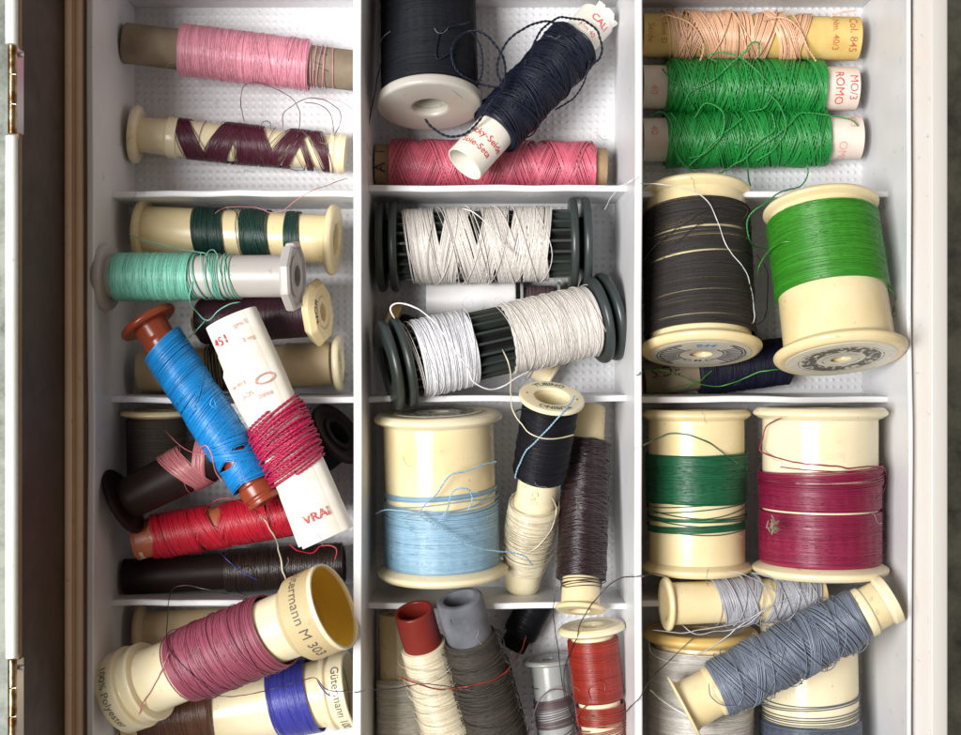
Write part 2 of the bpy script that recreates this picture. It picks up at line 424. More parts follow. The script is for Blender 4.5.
tm('slate', (.11, .13, .17), rough=.42, silk=.3); tm('pearl', (.56, .53, .48), rough=.38); tm('pale', (.70, .66, .56), rough=.36); tm('clear', (.75, .75, .76), rough=.3)
# ================================================================== ROW 1, LEFT
s = Spool('bare-ended brown cardboard tube wound with shiny pink thread', (124, 43), (356, 71), 52, 40)
s.core(20, GREYCARD, 18, name='tube', fil=.6)
s.start().dense(.245, .80, 25.5, .55, 2, 25, tilt=3, stray=14, jr=.5).path([(.80, .85, 2.5, 21.2, 21.2, 2, -3, 0), (.85, .90, 2, 21.2, 21.2, -3, 3, 1), (.90, .83, 1.5, 21.4, 21.4, 3, 3, 0)], .6).done(T['pink'])
s.fuzz(.25, .85, 26, 90, T['pink'])
for q, (a, b) in enumerate(((.838, .05), (.853, -.5), (.866, .3))):
    s.text('/', 14, a, b, 20.2, BLACK)
s.loose([(322, 97, 20), (345, 104, 24), (358, 116, 14)], .45, T['pink'])

s = Spool('ivory spool with plum thread wound in loose zigzag bands', (132, 134), (346, 154), 32, 24)
s.flange(0, 30, 9, 8, IVORY, 'round'); L = s.L
s.core(19, IVORY, 12, extra=[(.02, 17), (.05, 17.2), (.165, 18.4), (.17, 20.6), (.215, 20.6), (.22, 18.6), (.95, 17)])
s.ring('collar', [(.925 * L, 9), (.925 * L, 20), (.945 * L, 20.4), (.95 * L, 19), (.965 * L, 19), (.97 * L, 20.5), (L, 20), (L, 15.5), (.95 * L, 14)], IVORY, 1)
s.start().bands([(.27, 14, 9, -.4, 1), (.29, 10, 13, 0.1, 1.3), (.43, 15, 12, PI + .3, 1.2), (.46, 10, 9, PI, 1.5), (.52, 18, 5, .6, 1.4), (.58, 18, 8, .1, 1.6), (.63, 10, 11, -.1, 1.2), (.72, 12, 15, PI + .2, 1.2), (.76, 9, 12, PI - .2, 1.5), (.80, 6, 12, .2, 1.3), (.88, 8, 12, .05, 1), (.89, 5, 9, .3, 1.3), (.5, 20, 12, .8, 1.8)], 18.6, .55, lay=2, jz=1.9)
s.done(T['plum'])
s.loose([(244, 122, 40), (241, 104, 52), (244, 86, 58), (262, 84, 60), (288, 96, 58), (299, 110, 50), (299, 128, 42), (297, 140, 36)], .5, T['plum'])
s.loose([(281, 128, 44), (286, 112, 56), (304, 99, 62), (322, 99, 60), (338, 109, 52), (341, 122, 40), (334, 136, 34)], .5, T['plum'])
s.loose([(304, 102, 54), (320, 104, 54), (331, 116, 50), (333, 134, 40)], .45, T['plum'])
s.loose([(286, 166, 22), (294, 171, 16), (303, 171, 14), (305, 164, 22)], .45, T['plum'])
s.loose([(259, 130, 44), (264, 121, 48), (270, 122, 46), (271, 130, 44)], .45, T['plum'])

# ================================================================== ROW 1, MIDDLE
s = Spool('big spool full of blue-black thread with pale grey flanges', (428, -12), (430, 108), 58, 98)
s.flange(0, 52, 9, 13, LGREY, 'disc', fil=3); s.flange(1, 52, 11, 17, LGREY, 'disc', fil=4)
s.core(30, LGREY, 17.6)
s.start().dense(.085, .90, 47.5, .62, 2, stray=3, jr=.12, edge=.4).done(T['navyblack'])
s.fuzz(.1, .9, 48, 70, T['navyblack'])
s.start().path([(.50, .47, .6, 48.6, 48.8, 3, 3, 2.4)], .5).done(T['pearl'], 'stray_strand')
s.loose([(381, 62, 90), (377, 80, 90), (375, 95, 70), (370, 118, 40), (369, 134, 26)], .6, T['black'])

s = Spool('white paper tube wound with navy yarn leaning on the rose pink spool', (597, 19), (464, 165), 36, 112)
s.core(20, WPAPER, 18.6, name='paper_tube', fil=.3, seg=96)
s.start().cross(.175, .79, 27.5, .8, 3.3, 40, 25.5, edge=5, grow=.04).done(T['navy'])
s.start().path([(.23, .74, 2.6, 29.5, 28.6), (.74, .35, 1.6, 29, 29.6), (.35, .24, 1.3, 29.8, 29.5)], 1.15, jr=.6).done(T['navy'], 'loose_wrap')
s.text('Vicky-Seide', 10, .865, .0, 20.3, RED, bold=.12, flip=True); s.text('Soie-Seta', 9.5, .925, .1, 20.3, RED, bold=.12, flip=True)
s.text('CALI', 10.5, .055, -.35, 20.3, RED, bold=.15, flip=True); s.text('Nm 40', 7.5, .13, -.1, 20.3, RED, flip=True)
g = MB()   # torn paper lip at the upper end
n_ = np.linspace(-1.2, .4, 24); w_ = 3 + 3 * np.abs(np.sin(n_ * 4)) + rng.normal(size=24) * .6
vv = np.concatenate([np.stack([(20.6 + (d > 0) * 2.5) * np.cos(n_), (20.6 + (d > 0) * 2.5) * np.sin(n_), -d * w_], 1) for d in (-.5, 1.0)] + [np.stack([(19.6 + (d > 0) * 2.5) * np.cos(n_), (19.6 + (d > 0) * 2.5) * np.sin(n_), -d * w_], 1) for d in (1.0, -.5)])
g.add(vv, [grid_faces(4, 24, True, False)]); g.build('torn_lip', WPAPER, s.e)
NV = T['navy']
s.loose([(424, 119, 104), (432, 128, 106), (446, 136, 112), (462, 135, 118), (476, 126, 124), (490, 104, 130), (503, 88, 124), (506, 70, 118), (500, 52, 118), (488, 37, 120), (474, 31, 122), (460, 36, 122), (452, 48, 120), (453, 62, 116), (460, 74, 114), (474, 82, 116), (490, 86, 120), (504, 86, 118)], 1.45, NV, 2)
s.loose([(504, 88, 116), (498, 72, 122), (499, 56, 128), (510, 38, 134), (528, 27, 134), (546, 22, 122), (560, 26, 104), (572, 36, 86)], 1.4, NV, 2)
s.loose([(530, 58, 116), (534, 44, 118), (542, 30, 112), (554, 20, 100), (570, 18, 86), (586, 22, 74), (598, 34, 66), (602, 48, 60), (598, 60, 58), (588, 66, 60)], 1.4, NV, 2)
s.loose([(590, 60, 66), (584, 82, 64), (574, 98, 58), (562, 106, 56), (555, 110, 60)], 1.1, NV, 2)
s.loose([(452, 52, 122), (438, 60, 120), (437, 44, 116), (444, 30, 114), (470, 22, 120)], 1.0, NV, 2)
s.loose([(470, 32, 122), (480, 44, 124), (483, 62, 122), (481, 78, 118), (474, 86, 116)], 1.0, NV, 2)
s.loose([(531, 60, 116), (524, 66, 122), (526, 60, 124), (532, 64, 120)], .9, NV, 2)

s = Spool('cardboard spool of rose pink silk lying under the navy tube', (375, 165), (607, 169), 28, 28)
s.core(20.5, CARD, 17, name='tube', fil=.6)
s.start().cross(.055, .955, 24, .8, 3.5, 44, 25, edge=1.5, grow=.045).done(T['rose'])
s.fuzz(.06, .95, 25.5, 80, T['rose'])
s.text('A', 15, .028, .25, 20.7, BLACK, bold=.25, flip=True); s.text('I', 12, .028, -.55, 20.7, BLACK, bold=.2, flip=True)

# ================================================================== ROW 1, RIGHT
s = Spool('yellow paper tube wound with peach silk cord', (641, 35), (858, 39), 27, 27)
s.core(21.5, YPAPER, 19, name='paper_tube', fil=.4)
s.start().bands([(.16, 14, 6, 0, 1.2), (.24, 22, 12, PI, 1.6), (.34, 26, 8, .2, 1.4), (.43, 34, 2, 0, 2), (.55, 26, 9, PI, 1.6), (.63, 22, 10, .2, 1.8), (.71, 16, 9, PI, 1.2), (.28, 16, 14, .1, 2.4)], 22, 1.2, jz=.5, lay=1)
s.path([(.10, .22, 3, 25, 25, 3, -4, 0), (.22, .14, 1.5, 25.4, 25.4, 4, 6, 1), (.3, .7, 2.2, 25.4, 25.6, 8, 8, 0), (.7, .15, 2.6, 25.8, 25.8, 6, 6, 2), (.15, .8, 2.4, 26, 25)], 1.0, jr=.6).done(T['peach'])
s.loose([(700, 60, 50), (703, 46, 56), (692, 26, 58), (668, 15, 54), (656, 20, 50)], 1.0, T['peach'], 2)
s.loose([(762, 20, 54), (784, 18, 58), (800, 30, 58), (808, 50, 54), (816, 62, 42)], 1.0, T['peach'], 2)
s.loose([(830, 17, 46), (842, 12, 48), (856, 11, 46)], 1.0, T['peach'], 2)
s.text('Col. 845', 11, .955, .0, 21.7, DRED, bold=.05); s.text('Nm. 40/3', 9, .875, .0, 21.7, DRED, bold=.05)
s.text('Seide', 9, .035, .1, 21.7, DRED); s.text('Soie D', 8, .095, .1, 21.7, DRED)

GR = T['green']
s = Spool('upper spool of bright green silk cord with bold red lettering on its white end', (641, 87), (856, 89), 27, 27)
s.core(21.5, PKPAPER, 19, name='paper_tube', fil=.4)
s.start().cross(.10, .85, 25.4, .7, 3.6, 52, 25.6, edge=3, grow=.05)
s.path([(.12, .55, 4.2, 28, 28.2, 6, 9, 0), (.55, .3, 3.5, 28.4, 28.4, 9, 4, 1), (.3, .62, 3, 28.6, 28.4, 7, 7, 2)], .95, jr=.6).done(GR)
s.fuzz(.12, .84, 28, 70, GR)
s.text('ROMO', 12, .90, .15, 21.7, RED); s.text('MO/3', 11, .965, .12, 21.7, RED); s.text('40', 10, .05, .3, 21.7, FRED, bold=.2)
s.loose([(716, 62, 56), (708, 56, 58), (726, 52, 60), (744, 60, 60), (762, 76, 58), (772, 92, 54), (764, 108, 50), (748, 112, 50)], 1.0, GR, 2)
s.loose([(742, 56, 58), (750, 44, 60), (758, 44, 60), (758, 58, 58)], 1.0, GR, 2)
s.loose([(684, 104, 54), (690, 92, 58), (714, 80, 58), (736, 60, 60), (748, 50, 62)], 1.0, GR, 2)
s.loose([(662, 68, 50), (672, 80, 56), (686, 94, 58), (694, 110, 50)], 1.0, GR, 2)

s = Spool('lower spool of bright green silk cord with a long loose end hanging down', (641, 140), (860, 138), 27, 27)
s.core(21.5, PKPAPER, 19, name='paper_tube', fil=.4)
s.start().cross(.10, .855, 25.4, .72, 3.4, 52, 26, edge=3, grow=.05)
s.path([(.12, .55, 3.2, 28, 28.2, 6, 9, 0), (.55, .25, 2.5, 28.4, 28.4, 9, 12, 1), (.25, .82, 3, 28.6, 28.4, 12, 4, 2)], 1.0, jr=.6).done(GR)
s.fuzz(.12, .84, 28, 70, GR)
s.text('OMO', 12, .90, .95, 21.7, FRED); s.text('40/3', 10, .95, -.75, 21.7, FRED, bold=.1); s.text('40', 10, .05, -.3, 21.7, FRED, bold=.2)
s.loose([(670, 112, 52), (680, 128, 58), (676, 148, 56), (688, 168, 44), (708, 175, 34), (724, 171, 36), (744, 158, 52), (770, 140, 60), (790, 124, 60), (802, 114, 56), (830, 116, 52), (850, 120, 48), (858, 126, 40)], 1.0, GR, 2)
s.loose([(772, 114, 56), (774, 130, 60), (760, 142, 60), (748, 152, 56), (748, 172, 40), (750, 186, 24)], 1.0, GR, 2)
s.loose([(807, 164, 46), (808, 174, 46), (800, 186, 60), (782, 192, 104), (764, 204, 118), (749, 218, 118), (748, 236, 112), (754, 246, 98), (766, 249, 84)], .95, GR, 2)
s.loose([(694, 118, 56), (706, 104, 60), (722, 112, 62), (722, 134, 62), (706, 152, 58), (690, 158, 52)], .95, GR, 2)
s.loose([(766, 92, 58), (780, 106, 60), (786, 128, 60), (774, 150, 54), (756, 160, 48)], .95, GR, 2)
s.loose([(648, 118, 52), (662, 112, 56), (672, 124, 58), (672, 146, 56), (680, 162, 48)], .95, GR, 2)
s.loose([(688, 166, 50), (706, 150, 58), (728, 130, 60), (742, 118, 58)], .95, GR, 2)

# ================================================================== ROW 2, LEFT
s = Spool('cream spool with three narrow bands of dark bottle-green thread', (140, 230), (337, 240), 52, 72)
s.flange(0, 33, 8, 9, CREAM, 'round'); s.flange(1, 36, 8, 16, CREAM, 'round'); s.core(24.5, CREAM, 17)
s.start().bands([(.36, 26, 3, 0, .6), (.375, 28, 4, .4, 1.2), (.59, 24, 5, .2, .7), (.61, 28, 4, -.3, 1.2), (.615, 10, 9, .3, 1.6), (.785, 14, 1.5, 0, .8), (.80, 14, 4, .4, 1.2)], 24.6, .6, jz=1.1).done(T['bottle'])

s = Spool('grey spool with chipped eight-sided flange and mint green thread', (102, 277), (298, 276), 132, 160)
s.flange(0, 35, 10, 9, GREYP, 'round'); s.core(21, GREYP, 13)
L = s.L; k = s.k
mb = MB(); th = np.linspace(0, 2 * PI, 96, endpoint=False)
oc = 34 * k / np.cos(((th + .2) % (PI / 4)) - PI / 8) * .97
oc = oc - np.where((th > 2.2) & (th < 2.5), 3, 0) - np.where((th > 5.1) & (th < 5.35), 4, 0)
rings = [(L - 10 * k, 11 * k + 0 * th), (L - 10 * k, oc - 1), (L - 8 * k, oc), (L - 2 * k, oc), (L, oc - 2), (L, oc * .86), (L - 2.5, oc * .83), (L - 2.5, 14 * k + 0 * th), (L - .5, 13 * k + 0 * th), (L - .5, 11 * k + 0 * th)]
mb.add(np.concatenate([np.stack([r * np.cos(th), r * np.sin(th), 0 * th + z], 1) for z, r in rings]), [grid_faces(len(rings), 96, True, True)[:, ::-1]])
mb.build('flange', GREYP, s.e, angle=25)
s.start().dense(.075, .475, 23.6, .72, 2, tilt=2, stray=4, jr=.3).path([(.45, .50, 4, 22.6, 22, 3, 3, 0), (.50, .58, 2, 22, 22, 7, 6, 1.0), (.58, .62, 5, 22, 22, 4, 3, .3), (.62, .50, 2, 22.4, 22.6, 3, 7, 0), (.50, .70, 2.2, 23, 22, 7, 4, .5), (.70, .64, 3, 22, 22, 3, 3, 0)], .7, jr=.5).done(T['mint'])
MI = T['mint']
s.loose([(129, 234, 96), (144, 240, 100), (170, 247, 108), (192, 252, 116), (206, 254, 118)], .65, MI)
s.loose([(192, 282, 122), (190, 300, 116), (198, 314, 112), (207, 320, 110), (218, 312, 114), (230, 304, 112), (240, 302, 108)], .7, MI)
s.loose([(206, 320, 112), (196, 330, 106), (184, 341, 98)], .6, MI); s.loose([(205, 258, 118), (210, 250, 122), (216, 254, 120), (222, 280, 122)], .6, MI)

s = Spool('cream spool of dark wine thread with a printed eight-sided flange', (196, 322), (324, 312), 44, 76)
s.core(15, CREAM, 9); s.start().dense(.05, .91, 23, .6, 2, stray=3).done(T['wine'])
L = s.L; k = s.k; mb = MB(); oc = 33 * k / np.cos(((th + .1) % (PI / 4)) - PI / 8) * .96
rings = [(L - 13 * k, 10 * k + 0 * th), (L - 13 * k, oc * .86), (L - 7 * k, oc), (L - 5 * k, oc), (L, oc * .84), (L, 18 * k + 0 * th), (L - 3, 16 * k + 0 * th), (L - 3, 10 * k + 0 * th)]
mb.add(np.concatenate([np.stack([r * np.cos(th), r * np.sin(th), 0 * th + z], 1) for z, r in rings]), [grid_faces(len(rings), 96, True, True)[:, ::-1]])
mb.build('flange', CREAM, s.e, angle=25)
s.ringtext('NOR', 11, 1, 0, 23, BLACK, bold=.1, inward=False)

s = Spool('beige spool with green print round its flange beneath the paper tube', (140, 372), (342, 363), 30, 40)
s.flange(1, 29, 7, 14, IVORY, 'round'); s.core(21, BEIGE, 14, extra=[(.004, 21), (.12, 21), (.13, 23), (.30, 22), (.72, 21), (.73, 22.4), (.95, 21)])
s.start().path([(.34, .52, 12, 23, 23, 3, -3, 0), (.52, .36, 7, 23.5, 23.5, 6, 6, 1)], .7).done(T['black'])
s.ringtext('202 1', 8, 1, -.5, 21, GREENI, bold=.05); s.ringtext('Mouline', 7, 1, 2.2, 21, GREENI, bold=.1)

s = Spool('rust brown spool wound with bright azure blue thread', (146, 319), (266, 503), 128, 148)
s.flange(0, 31, 8, 8, RUST, 'round'); L = s.L
s.core(16, RUST, 9, extra=[(.02, 18), (.10, 17), (.12, 18), (.2, 16), (.9, 16), (.905, 18), (.955, 18), (.96, 16.5), (.97, 16.5), (.975, 18), (.996, 17.6)])
s.start().bands([(.22, 26, 4, 0, 2), (.30, 28, 5, .5, 3), (.37, 14, 9, 2.6, 3.4), (.42, 12, 9, .4, 3.4), (.54, 38, 6, .3, 3.6), (.62, 40, 6, 2.9, 4), (.70, 16, 8, .2, 3), (.84, 19, 5, 3.0, 3), (.78, 5, 12, .5, 3.3), (.84, 16, 4, 0, 3.4), (.27, 60, 6, .3, 4), (.56, 40, 9, .2, 4.4), (.74, 10, 14, 2.9, 4)], 19, .7, lay=2).done(T['azure'])
s.fuzz(.2, .9, 23.5, 120, T['azure'])
s.loose([(214, 396, 172), (210, 404, 172), (216, 408, 172), (213, 398, 173)], .6, T['azure'])

# folded white paper tube with crimson yarn
s = Spool('rolled white paper tube with red stamps tied round with crimson yarn', (231, 318), (328, 538), 140, 158)
L = s.L; k = s.k; mb = MB()
t_ = np.linspace(0, 1, 140)
ang = -2.2 + t_ * 2 * PI * 1.28
rad = (26 + 1.6 * t_) * k
flat = 1 - .16 * np.abs(np.sin(ang)) * 0
px = rad * np.cos(ang) * .72; py = rad * np.sin(ang)
# the outer edge of the sheet comes away from the roll
px[:16] = px[:16]; tail = t_ > .93; q = (t_[tail] - .93) / .07
px[tail] += -2 * q; py[tail] += 0
zs = np.linspace(0, L, 40)
def sheet(o, th_):
    w = 1 + 0 * zs
    X = px[None, :] * (1 + o / 20) + snoise(zs, 60, .35)[:, None]; Y = py[None, :] * (1 + o / 20) + snoise(zs, 60, .3)[:, None]
    return np.stack([X, Y, zs[:, None] + 0 * X], -1).reshape(-1, 3)
outer = sheet(.35, 0); inner = sheet(-.35, 0); N1 = len(zs); N2 = len(t_)
mb.add(outer, [grid_faces(N1, N2, False, False)[:, ::-1]]); mb.add(inner, [grid_faces(N1, N2, False, False)])
rim = []
for j in range(N2 - 1): rim += [[j, j + 1, N1 * N2 + j + 1, N1 * N2 + j], [(N1 - 1) * N2 + j + 1, (N1 - 1) * N2 + j, N1 * N2 + (N1 - 1) * N2 + j, N1 * N2 + (N1 - 1) * N2 + j + 1]]
for i in range(N1 - 1):
    for j in (0, N2 - 1): rim.append([i * N2 + j, (i + 1) * N2 + j, N1 * N2 + (i + 1) * N2 + j, N1 * N2 + i * N2 + j])
mb.f.append(np.array(rim)); tube = mb.build('paper_tube', WPAPER, s.e)
# free flap along the lower left side
mb = MB(); zf = np.linspace(.12 * L, .985 * L, 40); fl = []
for d, o in ((0, 0), (1, 0), (1, 1), (0, 1)):
    w = 24 + d * (7.5 + 2 * np.sin(zf / L * 7) - 3 * (zf / L < .2)); fl.append(np.stack([-4 - d * 5 - o * .8 + 0 * zf, w * k * .98, zf], 1))
mb.add(np.concatenate(fl), [grid_faces(4, 40, True, False)]); mb.build('paper_flap', WPAPER, s.e)
mb = MB(); s.w = mb
def oval_yarn(z0, z1, turns, r, amp, ph, rs=1.35):
    m = int(turns * 60); q = np.linspace(0, 1, m); a = q * turns * 2 * PI
    X = (r * .74) * k * np.cos(a); Y = r * k * np.sin(a)
    Z = (z0 + (z1 - z0) * q) * L + amp * np.sin(a + ph) + snoise(q * turns, .5, .8)
    C = np.stack([X, Y, Z], 1); er = np.stack([np.cos(a), np.sin(a), 0 * a], 1)
    C = C + er * np.abs(snoise(q * turns, .6, .5))[:, None]
    C = spline(C, 1.1)
    d = np.concatenate([[0], np.cumsum(np.linalg.norm(np.diff(C, axis=0), axis=1))])
    Tn = np.gradient(C, axis=0); Tn /= np.linalg.norm(Tn, axis=1)[:, None]
    Nn = C * [1, 1, 0]; Nn /= np.linalg.norm(Nn, axis=1)[:, None]; Bn = np.cross(Tn, Nn)
    for j in range(2):
        ph2 = d / (rs * 1.25) + j * PI
        sweep(mb, C + rs * .5 * (np.cos(ph2)[:, None] * Nn + np.sin(ph2)[:, None] * Bn), rs * .6, Nn, 5, np.clip(.5 + snoise(d, 20, .2), 0, 1))
oval_yarn(.43, .49, 4, 29.4, 8, .2); oval_yarn(.515, .60, 6, 29.2, 4, 0); oval_yarn(.60, .70, 7, 29.4, 6, .5); oval_yarn(.69, .52, 9, 31, 7, .4); oval_yarn(.52, .47, 3, 31.4, 8, 0); oval_yarn(.47, .66, 7, 32.4, 9, -.4)
s.done(T['crimson'])
for txt, sz, z, a, fl in (('451', 13, .085, .62, True), ('gris S', 6.5, .05, -.3, True), ('3 arg', 6, .12, -.35, True), ('VRAI', 13, .90, -.05, True), ('SOIE', 7, .33, .5, False), ('PARIS', 6, .36, -.1, False), ('Nm 40/3', 6, .28, .75, True)):
    v, f = glyphs(txt, sz * k, .05); u, w = v[:, 0], v[:, 1]
    if fl: u, w = -u, -w
    a = a + u / (27 * k); mb = MB(); r = 28.8 * k
    mb.add(np.stack([r * np.cos(a) * .72 + .5, r * np.sin(a) * 1.0, z * L + w], 1), f); mb.build('lettering', FRED if sz < 10 else RED, tube, smooth=False)
mb = MB(); a = np.linspace(0, 2 * PI, 40); r = 28.8 * k
for rr, hh in ((9, 5), (7.6, 4)):
    A_ = -.35 + rr * np.cos(a) / (24 * k); sweep(mb, np.stack([r * np.cos(A_) * .72 + .4, r * np.sin(A_), .30 * L + hh * np.sin(a)], 1), .4, None, 4)
mb.build('oval_stamp', FRED, tube)

# ================================================================== ROW 3, LEFT
s = Spool('taupe thread spool with a cream flange in deep shade below the divider', (157, 410), (158, 492), 66, 62)
s.flange(0, 36, 8, 10, CREAM, 'cone', 27); s.core(26, CREAM, 12); s.start().dense(.09, .97, 30, .65, 2).done(T['taupe'])

s = Spool('dark brown plastic spool with crossed ribbons of dusty pink thread', (120, 503), (248, 438), 118, 130)
s.flange(0, 36, 7, 9, BROWNP, 'round'); s.core(23, BROWNP, 15, extra=[(.02, 19), (.10, 21), (.55, 23), (.98, 24)])
s.start().bands([(.52, 17, 14, 0, .5), (.66, 15, 17, PI, .8), (.55, 14, 10, .3, 1.1), (.86, 3, 8, PI, .8)], 23.4, .55).done(T['dusty'])
s.loose([(165, 430, 122), (176, 443, 128), (192, 452, 132), (210, 454, 134)], .55, T['dusty'])
s.loose([(199, 450, 136), (206, 446, 140), (212, 458, 138), (216, 472, 134), (222, 482, 128)], .9, T['dusty'])

s = Spool('terracotta tube wound with scarlet thread', (136, 540), (322, 508), 90, 96)
s.core(19.5, TERRA, 15, name='tube', extra=[(0, 20.4), (.012, 20.4), (.02, 19.5), (1, 19.5)])
s.start().bands([(.16, 16, 7, 3.0, 1), (.26, 22, 8, .1, 1.4), (.33, 16, 9, 3.1, 1.7), (.37, 12, 9, .2, 1.9), (.58, 24, 9, 3.0, 1.2), (.66, 22, 9, .1, 1.6), (.80, 34, 6, 3.0, 1.5), (.93, 16, 4, 0, 1.6), (.22, 40, 5, .2, 2.2), (.62, 44, 6, .1, 2.2), (.85, 40, 4, .2, 2), (.50, 14, 10, 3, 2), (.40, 16, 12, .1, 2.4)], 20, .65, lay=2).done(T['scarlet'])
s.fuzz(.1, .97, 22.5, 90, T['scarlet'])
s.text('Soie', 8, .035, .9, 20.6, WPAPER, flip=True); s.text('M', 10, .085, -.1, 20, DRED)
s.loose([(203, 516, 92), (212, 503, 100), (230, 499, 104), (248, 506, 102), (262, 514, 100)], .55, T['scarlet'])
s.loose([(288, 543, 100), (298, 551, 98), (312, 552, 92), (322, 545, 88), (336, 548, 90), (334, 562, 92)], .7, T['scarlet'])

s = Spool('dark brown tube half covered with glossy coffee brown thread', (124, 577), (346, 563), 60, 50)
s.core(18, BROWNP, 13, name='tube'); s.start().dense(.46, .99, 20.5, .8, 2, tilt=4, stray=10, jr=.6).done(T['coffee'])
s.loose([(236, 572, 46), (246, 566, 50), (252, 572, 48), (246, 585, 40), (238, 592, 30), (248, 597, 24)], .5, T['coffee'])

s = Spool('black spool with a broad moulded flange by the white tray wall', (340, 432), (276, 482), 88, 50)
s.flange(0, 34, 7, 13, BROWNP, 'dish'); s.core(19, BLACKP, 13); s.start().dense(.12, .95, 24, .7, 2, tilt=2, stray=6).done(T['black'])

# ================================================================== ROW 4, LEFT
s = Spool('long ivory spool of mauve thread with one open cupped end', (121, 693), (334, 606), 122, 196)
L = s.L; k = s.k
s.core(33, IVORY, 26, extra=[(.10, 33), (.86, 33)])
s.ring('end_ring', [(0, 26), (0, 42), (.085 * L, 43), (.09 * L, 38), (.125 * L, 37.5), (.13 * L, 41), (.15 * L, 41), (.155 * L, 26)], IVORY, 1.2, 96)
def sheet_of(name, prof, mat):
    mb = MB(); lathe(mb, fillet([(z * L, r * k) for z, r in prof], 1.5, closed=False), 96, False); return mb.build(name, mat, s.e)
sheet_of('cup', [(.83, 32.5), (.832, 37), (.85, 39), (.86, 42.5), (1, 43.5)], THIN)
sheet_of('cup_lining', [(.875, .4), (.872, 34), (.88, 38.8), (.995, 41.2)], LINING)
s.ring('cup_lip', [(.985 * L, 40.8), (.985 * L, 43.6), (1.004 * L, 43.6), (1.004 * L, 40.8)], IVORY, 1, 96)
s.start().bands([(.375, 36, 3, .2, 2.5), (.44, 40, 4, .3, 3.2), (.52, 40, 7, .1, 4), (.58, 40, 8, .2, 4), (.66, 40, 3, 0, 3.4), (.53, 30, 9, .5, 4.6), (.42, 24, 6, .2, 4.6), (.68, 20, 4, .3, 4.4)], 33.4, .72, lay=2)
s.path([(.32, .70, 4, 39.2, 39.4, 5, 5, 0), (.70, .33, 3, 39.4, 39.2, 8, 5, 1)], .6).done(T['mauve'])
s.fuzz(.31, .72, 38.5, 90, T['mauve'])
s.text('100% Polyester', 11.5, .038, -.1, 43, GREYI); s.text('Gütermann M 303', 15, .925, -.32, 43.6, GREYI)
s.loose([(169, 652, 158), (162, 668, 154), (152, 688, 146), (143, 704, 136), (139, 714, 130)], .6, T['dusty'])

s = Spool('short ivory spool of royal blue thread with lettering on its end ring', (196, 716), (352, 688), 42, 60)
L = s.L
s.core(33, IVORY, 26, extra=[(.0, 33), (.93, 33)])
s.ring('end_ring', [(.84 * L, 27), (.84 * L, 36), (.855 * L, 38), (.88 * L, 38), (.885 * L, 35), (.905 * L, 35), (.91 * L, 38.5), (L, 38.5), (L, 34), (.93 * L, 33), (.93 * L, 28)], IVORY, 1, 96)
s.start().bands([(.63, 36, 3, .2, 1.5), (.64, 40, 2, .1, 2.2), (.66, 36, 4, .3, 2.8), (.70, 20, 5, .4, 3), (.60, 16, 4, 0, 3)], 33.4, .7).done(T['royal'])
s.text('Gütermann 100', 11.5, .955, .1, 38.8, GREYI, bold=.08)
s.loose([(317, 680, 98), (322, 688, 100), (330, 696, 96)], .8, T['royal'])

s = Spool('brown thread spool peeping from under the long mauve spool', (128, 721), (216, 708), 52, 52)
s.flange(0, 34, 16, 14, CREAM, 'disc', fil=2); s.core(20, CREAM, 13); s.start().dense(.17, 1, 32, .8, 2, tilt=3, stray=8).done(T['brown'])
s.text('or', 12, .08, -.1, 34.2, BLACK, bold=.1)

s = Spool('tan spool lying bare at the back of the lower left compartment', (138, 634), (300, 626), 30, 30)
s.flange(0, 30, 10, 10, BEIGE, 'cone', 23); s.core(22, BEIGE, 14); s.start().dense(.62, .98, 24, .7, 1).done(T['ink'])

# ================================================================== ROW 2, MIDDLE
def reel(label, A, B, zA, zB, fr=46, br=34):
    s = Spool(label, A, B, zA, zB, 'ribbed_reel', 'thread reel'); L = s.L; k = s.k
    for end in (0, 1):
        for q in (0, 13):
            p = [(q, 20), (q, fr - 2), (q + 4, fr), (q + 8, fr - 2), (q + 8, 20)]
            p = [(z * k, r) for z, r in p]
            if end: p = [(L - z, r) for z, r in p][::-1]
            s.ring('flange', p, SLATE, 2.5)
    s.ring('core', [(2, 16), (2, br - 8), (L - 2, br - 8), (L - 2, 16)], BLACKP, 1)
    for i in range(20):
        a = i * 2 * PI / 20; c, d = math.cos(a), math.sin(a); mb = MB(); vs = []
        for z in (18 * k, L - 18 * k):
            for rr, w in ((br - 9, -1.6), (br - 9, 1.6), (br, 1.2), (br, -1.2)):
                vs.append((rr * k * c - w * k * d, rr * k * d + w * k * c, z))
        mb.add(vs, [np.array([[0, 1, 5, 4], [1, 2, 6, 5], [2, 3, 7, 6], [3, 0, 4, 7]]), np.array([[3, 2, 1, 0], [4, 5, 6, 7]])])
        mb.build('rib', SLATE, s.e, smooth=False)
    return s
s = reel('slate ribbed reel with oyster thread in wide zigzag bands', (378, 247), (590, 243), 50, 52)
s.start().bands([(.20, 26, 5, 0, 1.2), (.23, 24, 7, .1, 1.4), (.35, 24, 9, PI, 1.3), (.41, 22, 12, .1, 1.6), (.52, 22, 12, PI, 1.4), (.58, 24, 10, 0, 1.6), (.66, 22, 9, PI, 1.4), (.72, 26, 6, .1, 1.5), (.75, 22, 5, PI, 1.7)], 35.4, .62, lay=2)
s.path([(.15, .8, 6, 38, 38, 6, 9, 0), (.8, .2, 5, 38, 38.2, 9, 12, 2), (.2, .6, 3, 38.4, 38.4, 6, 12, 1)], .6, jr=.7).done(T['oyster'])
s.loose([(461, 209, 100), (474, 212, 104), (490, 226, 104), (502, 242, 100), (515, 256, 94)], .65, T['oyster'])
s = reel('slate ribbed reel with one white and one oyster winding', (386, 366), (612, 316), 116, 62)
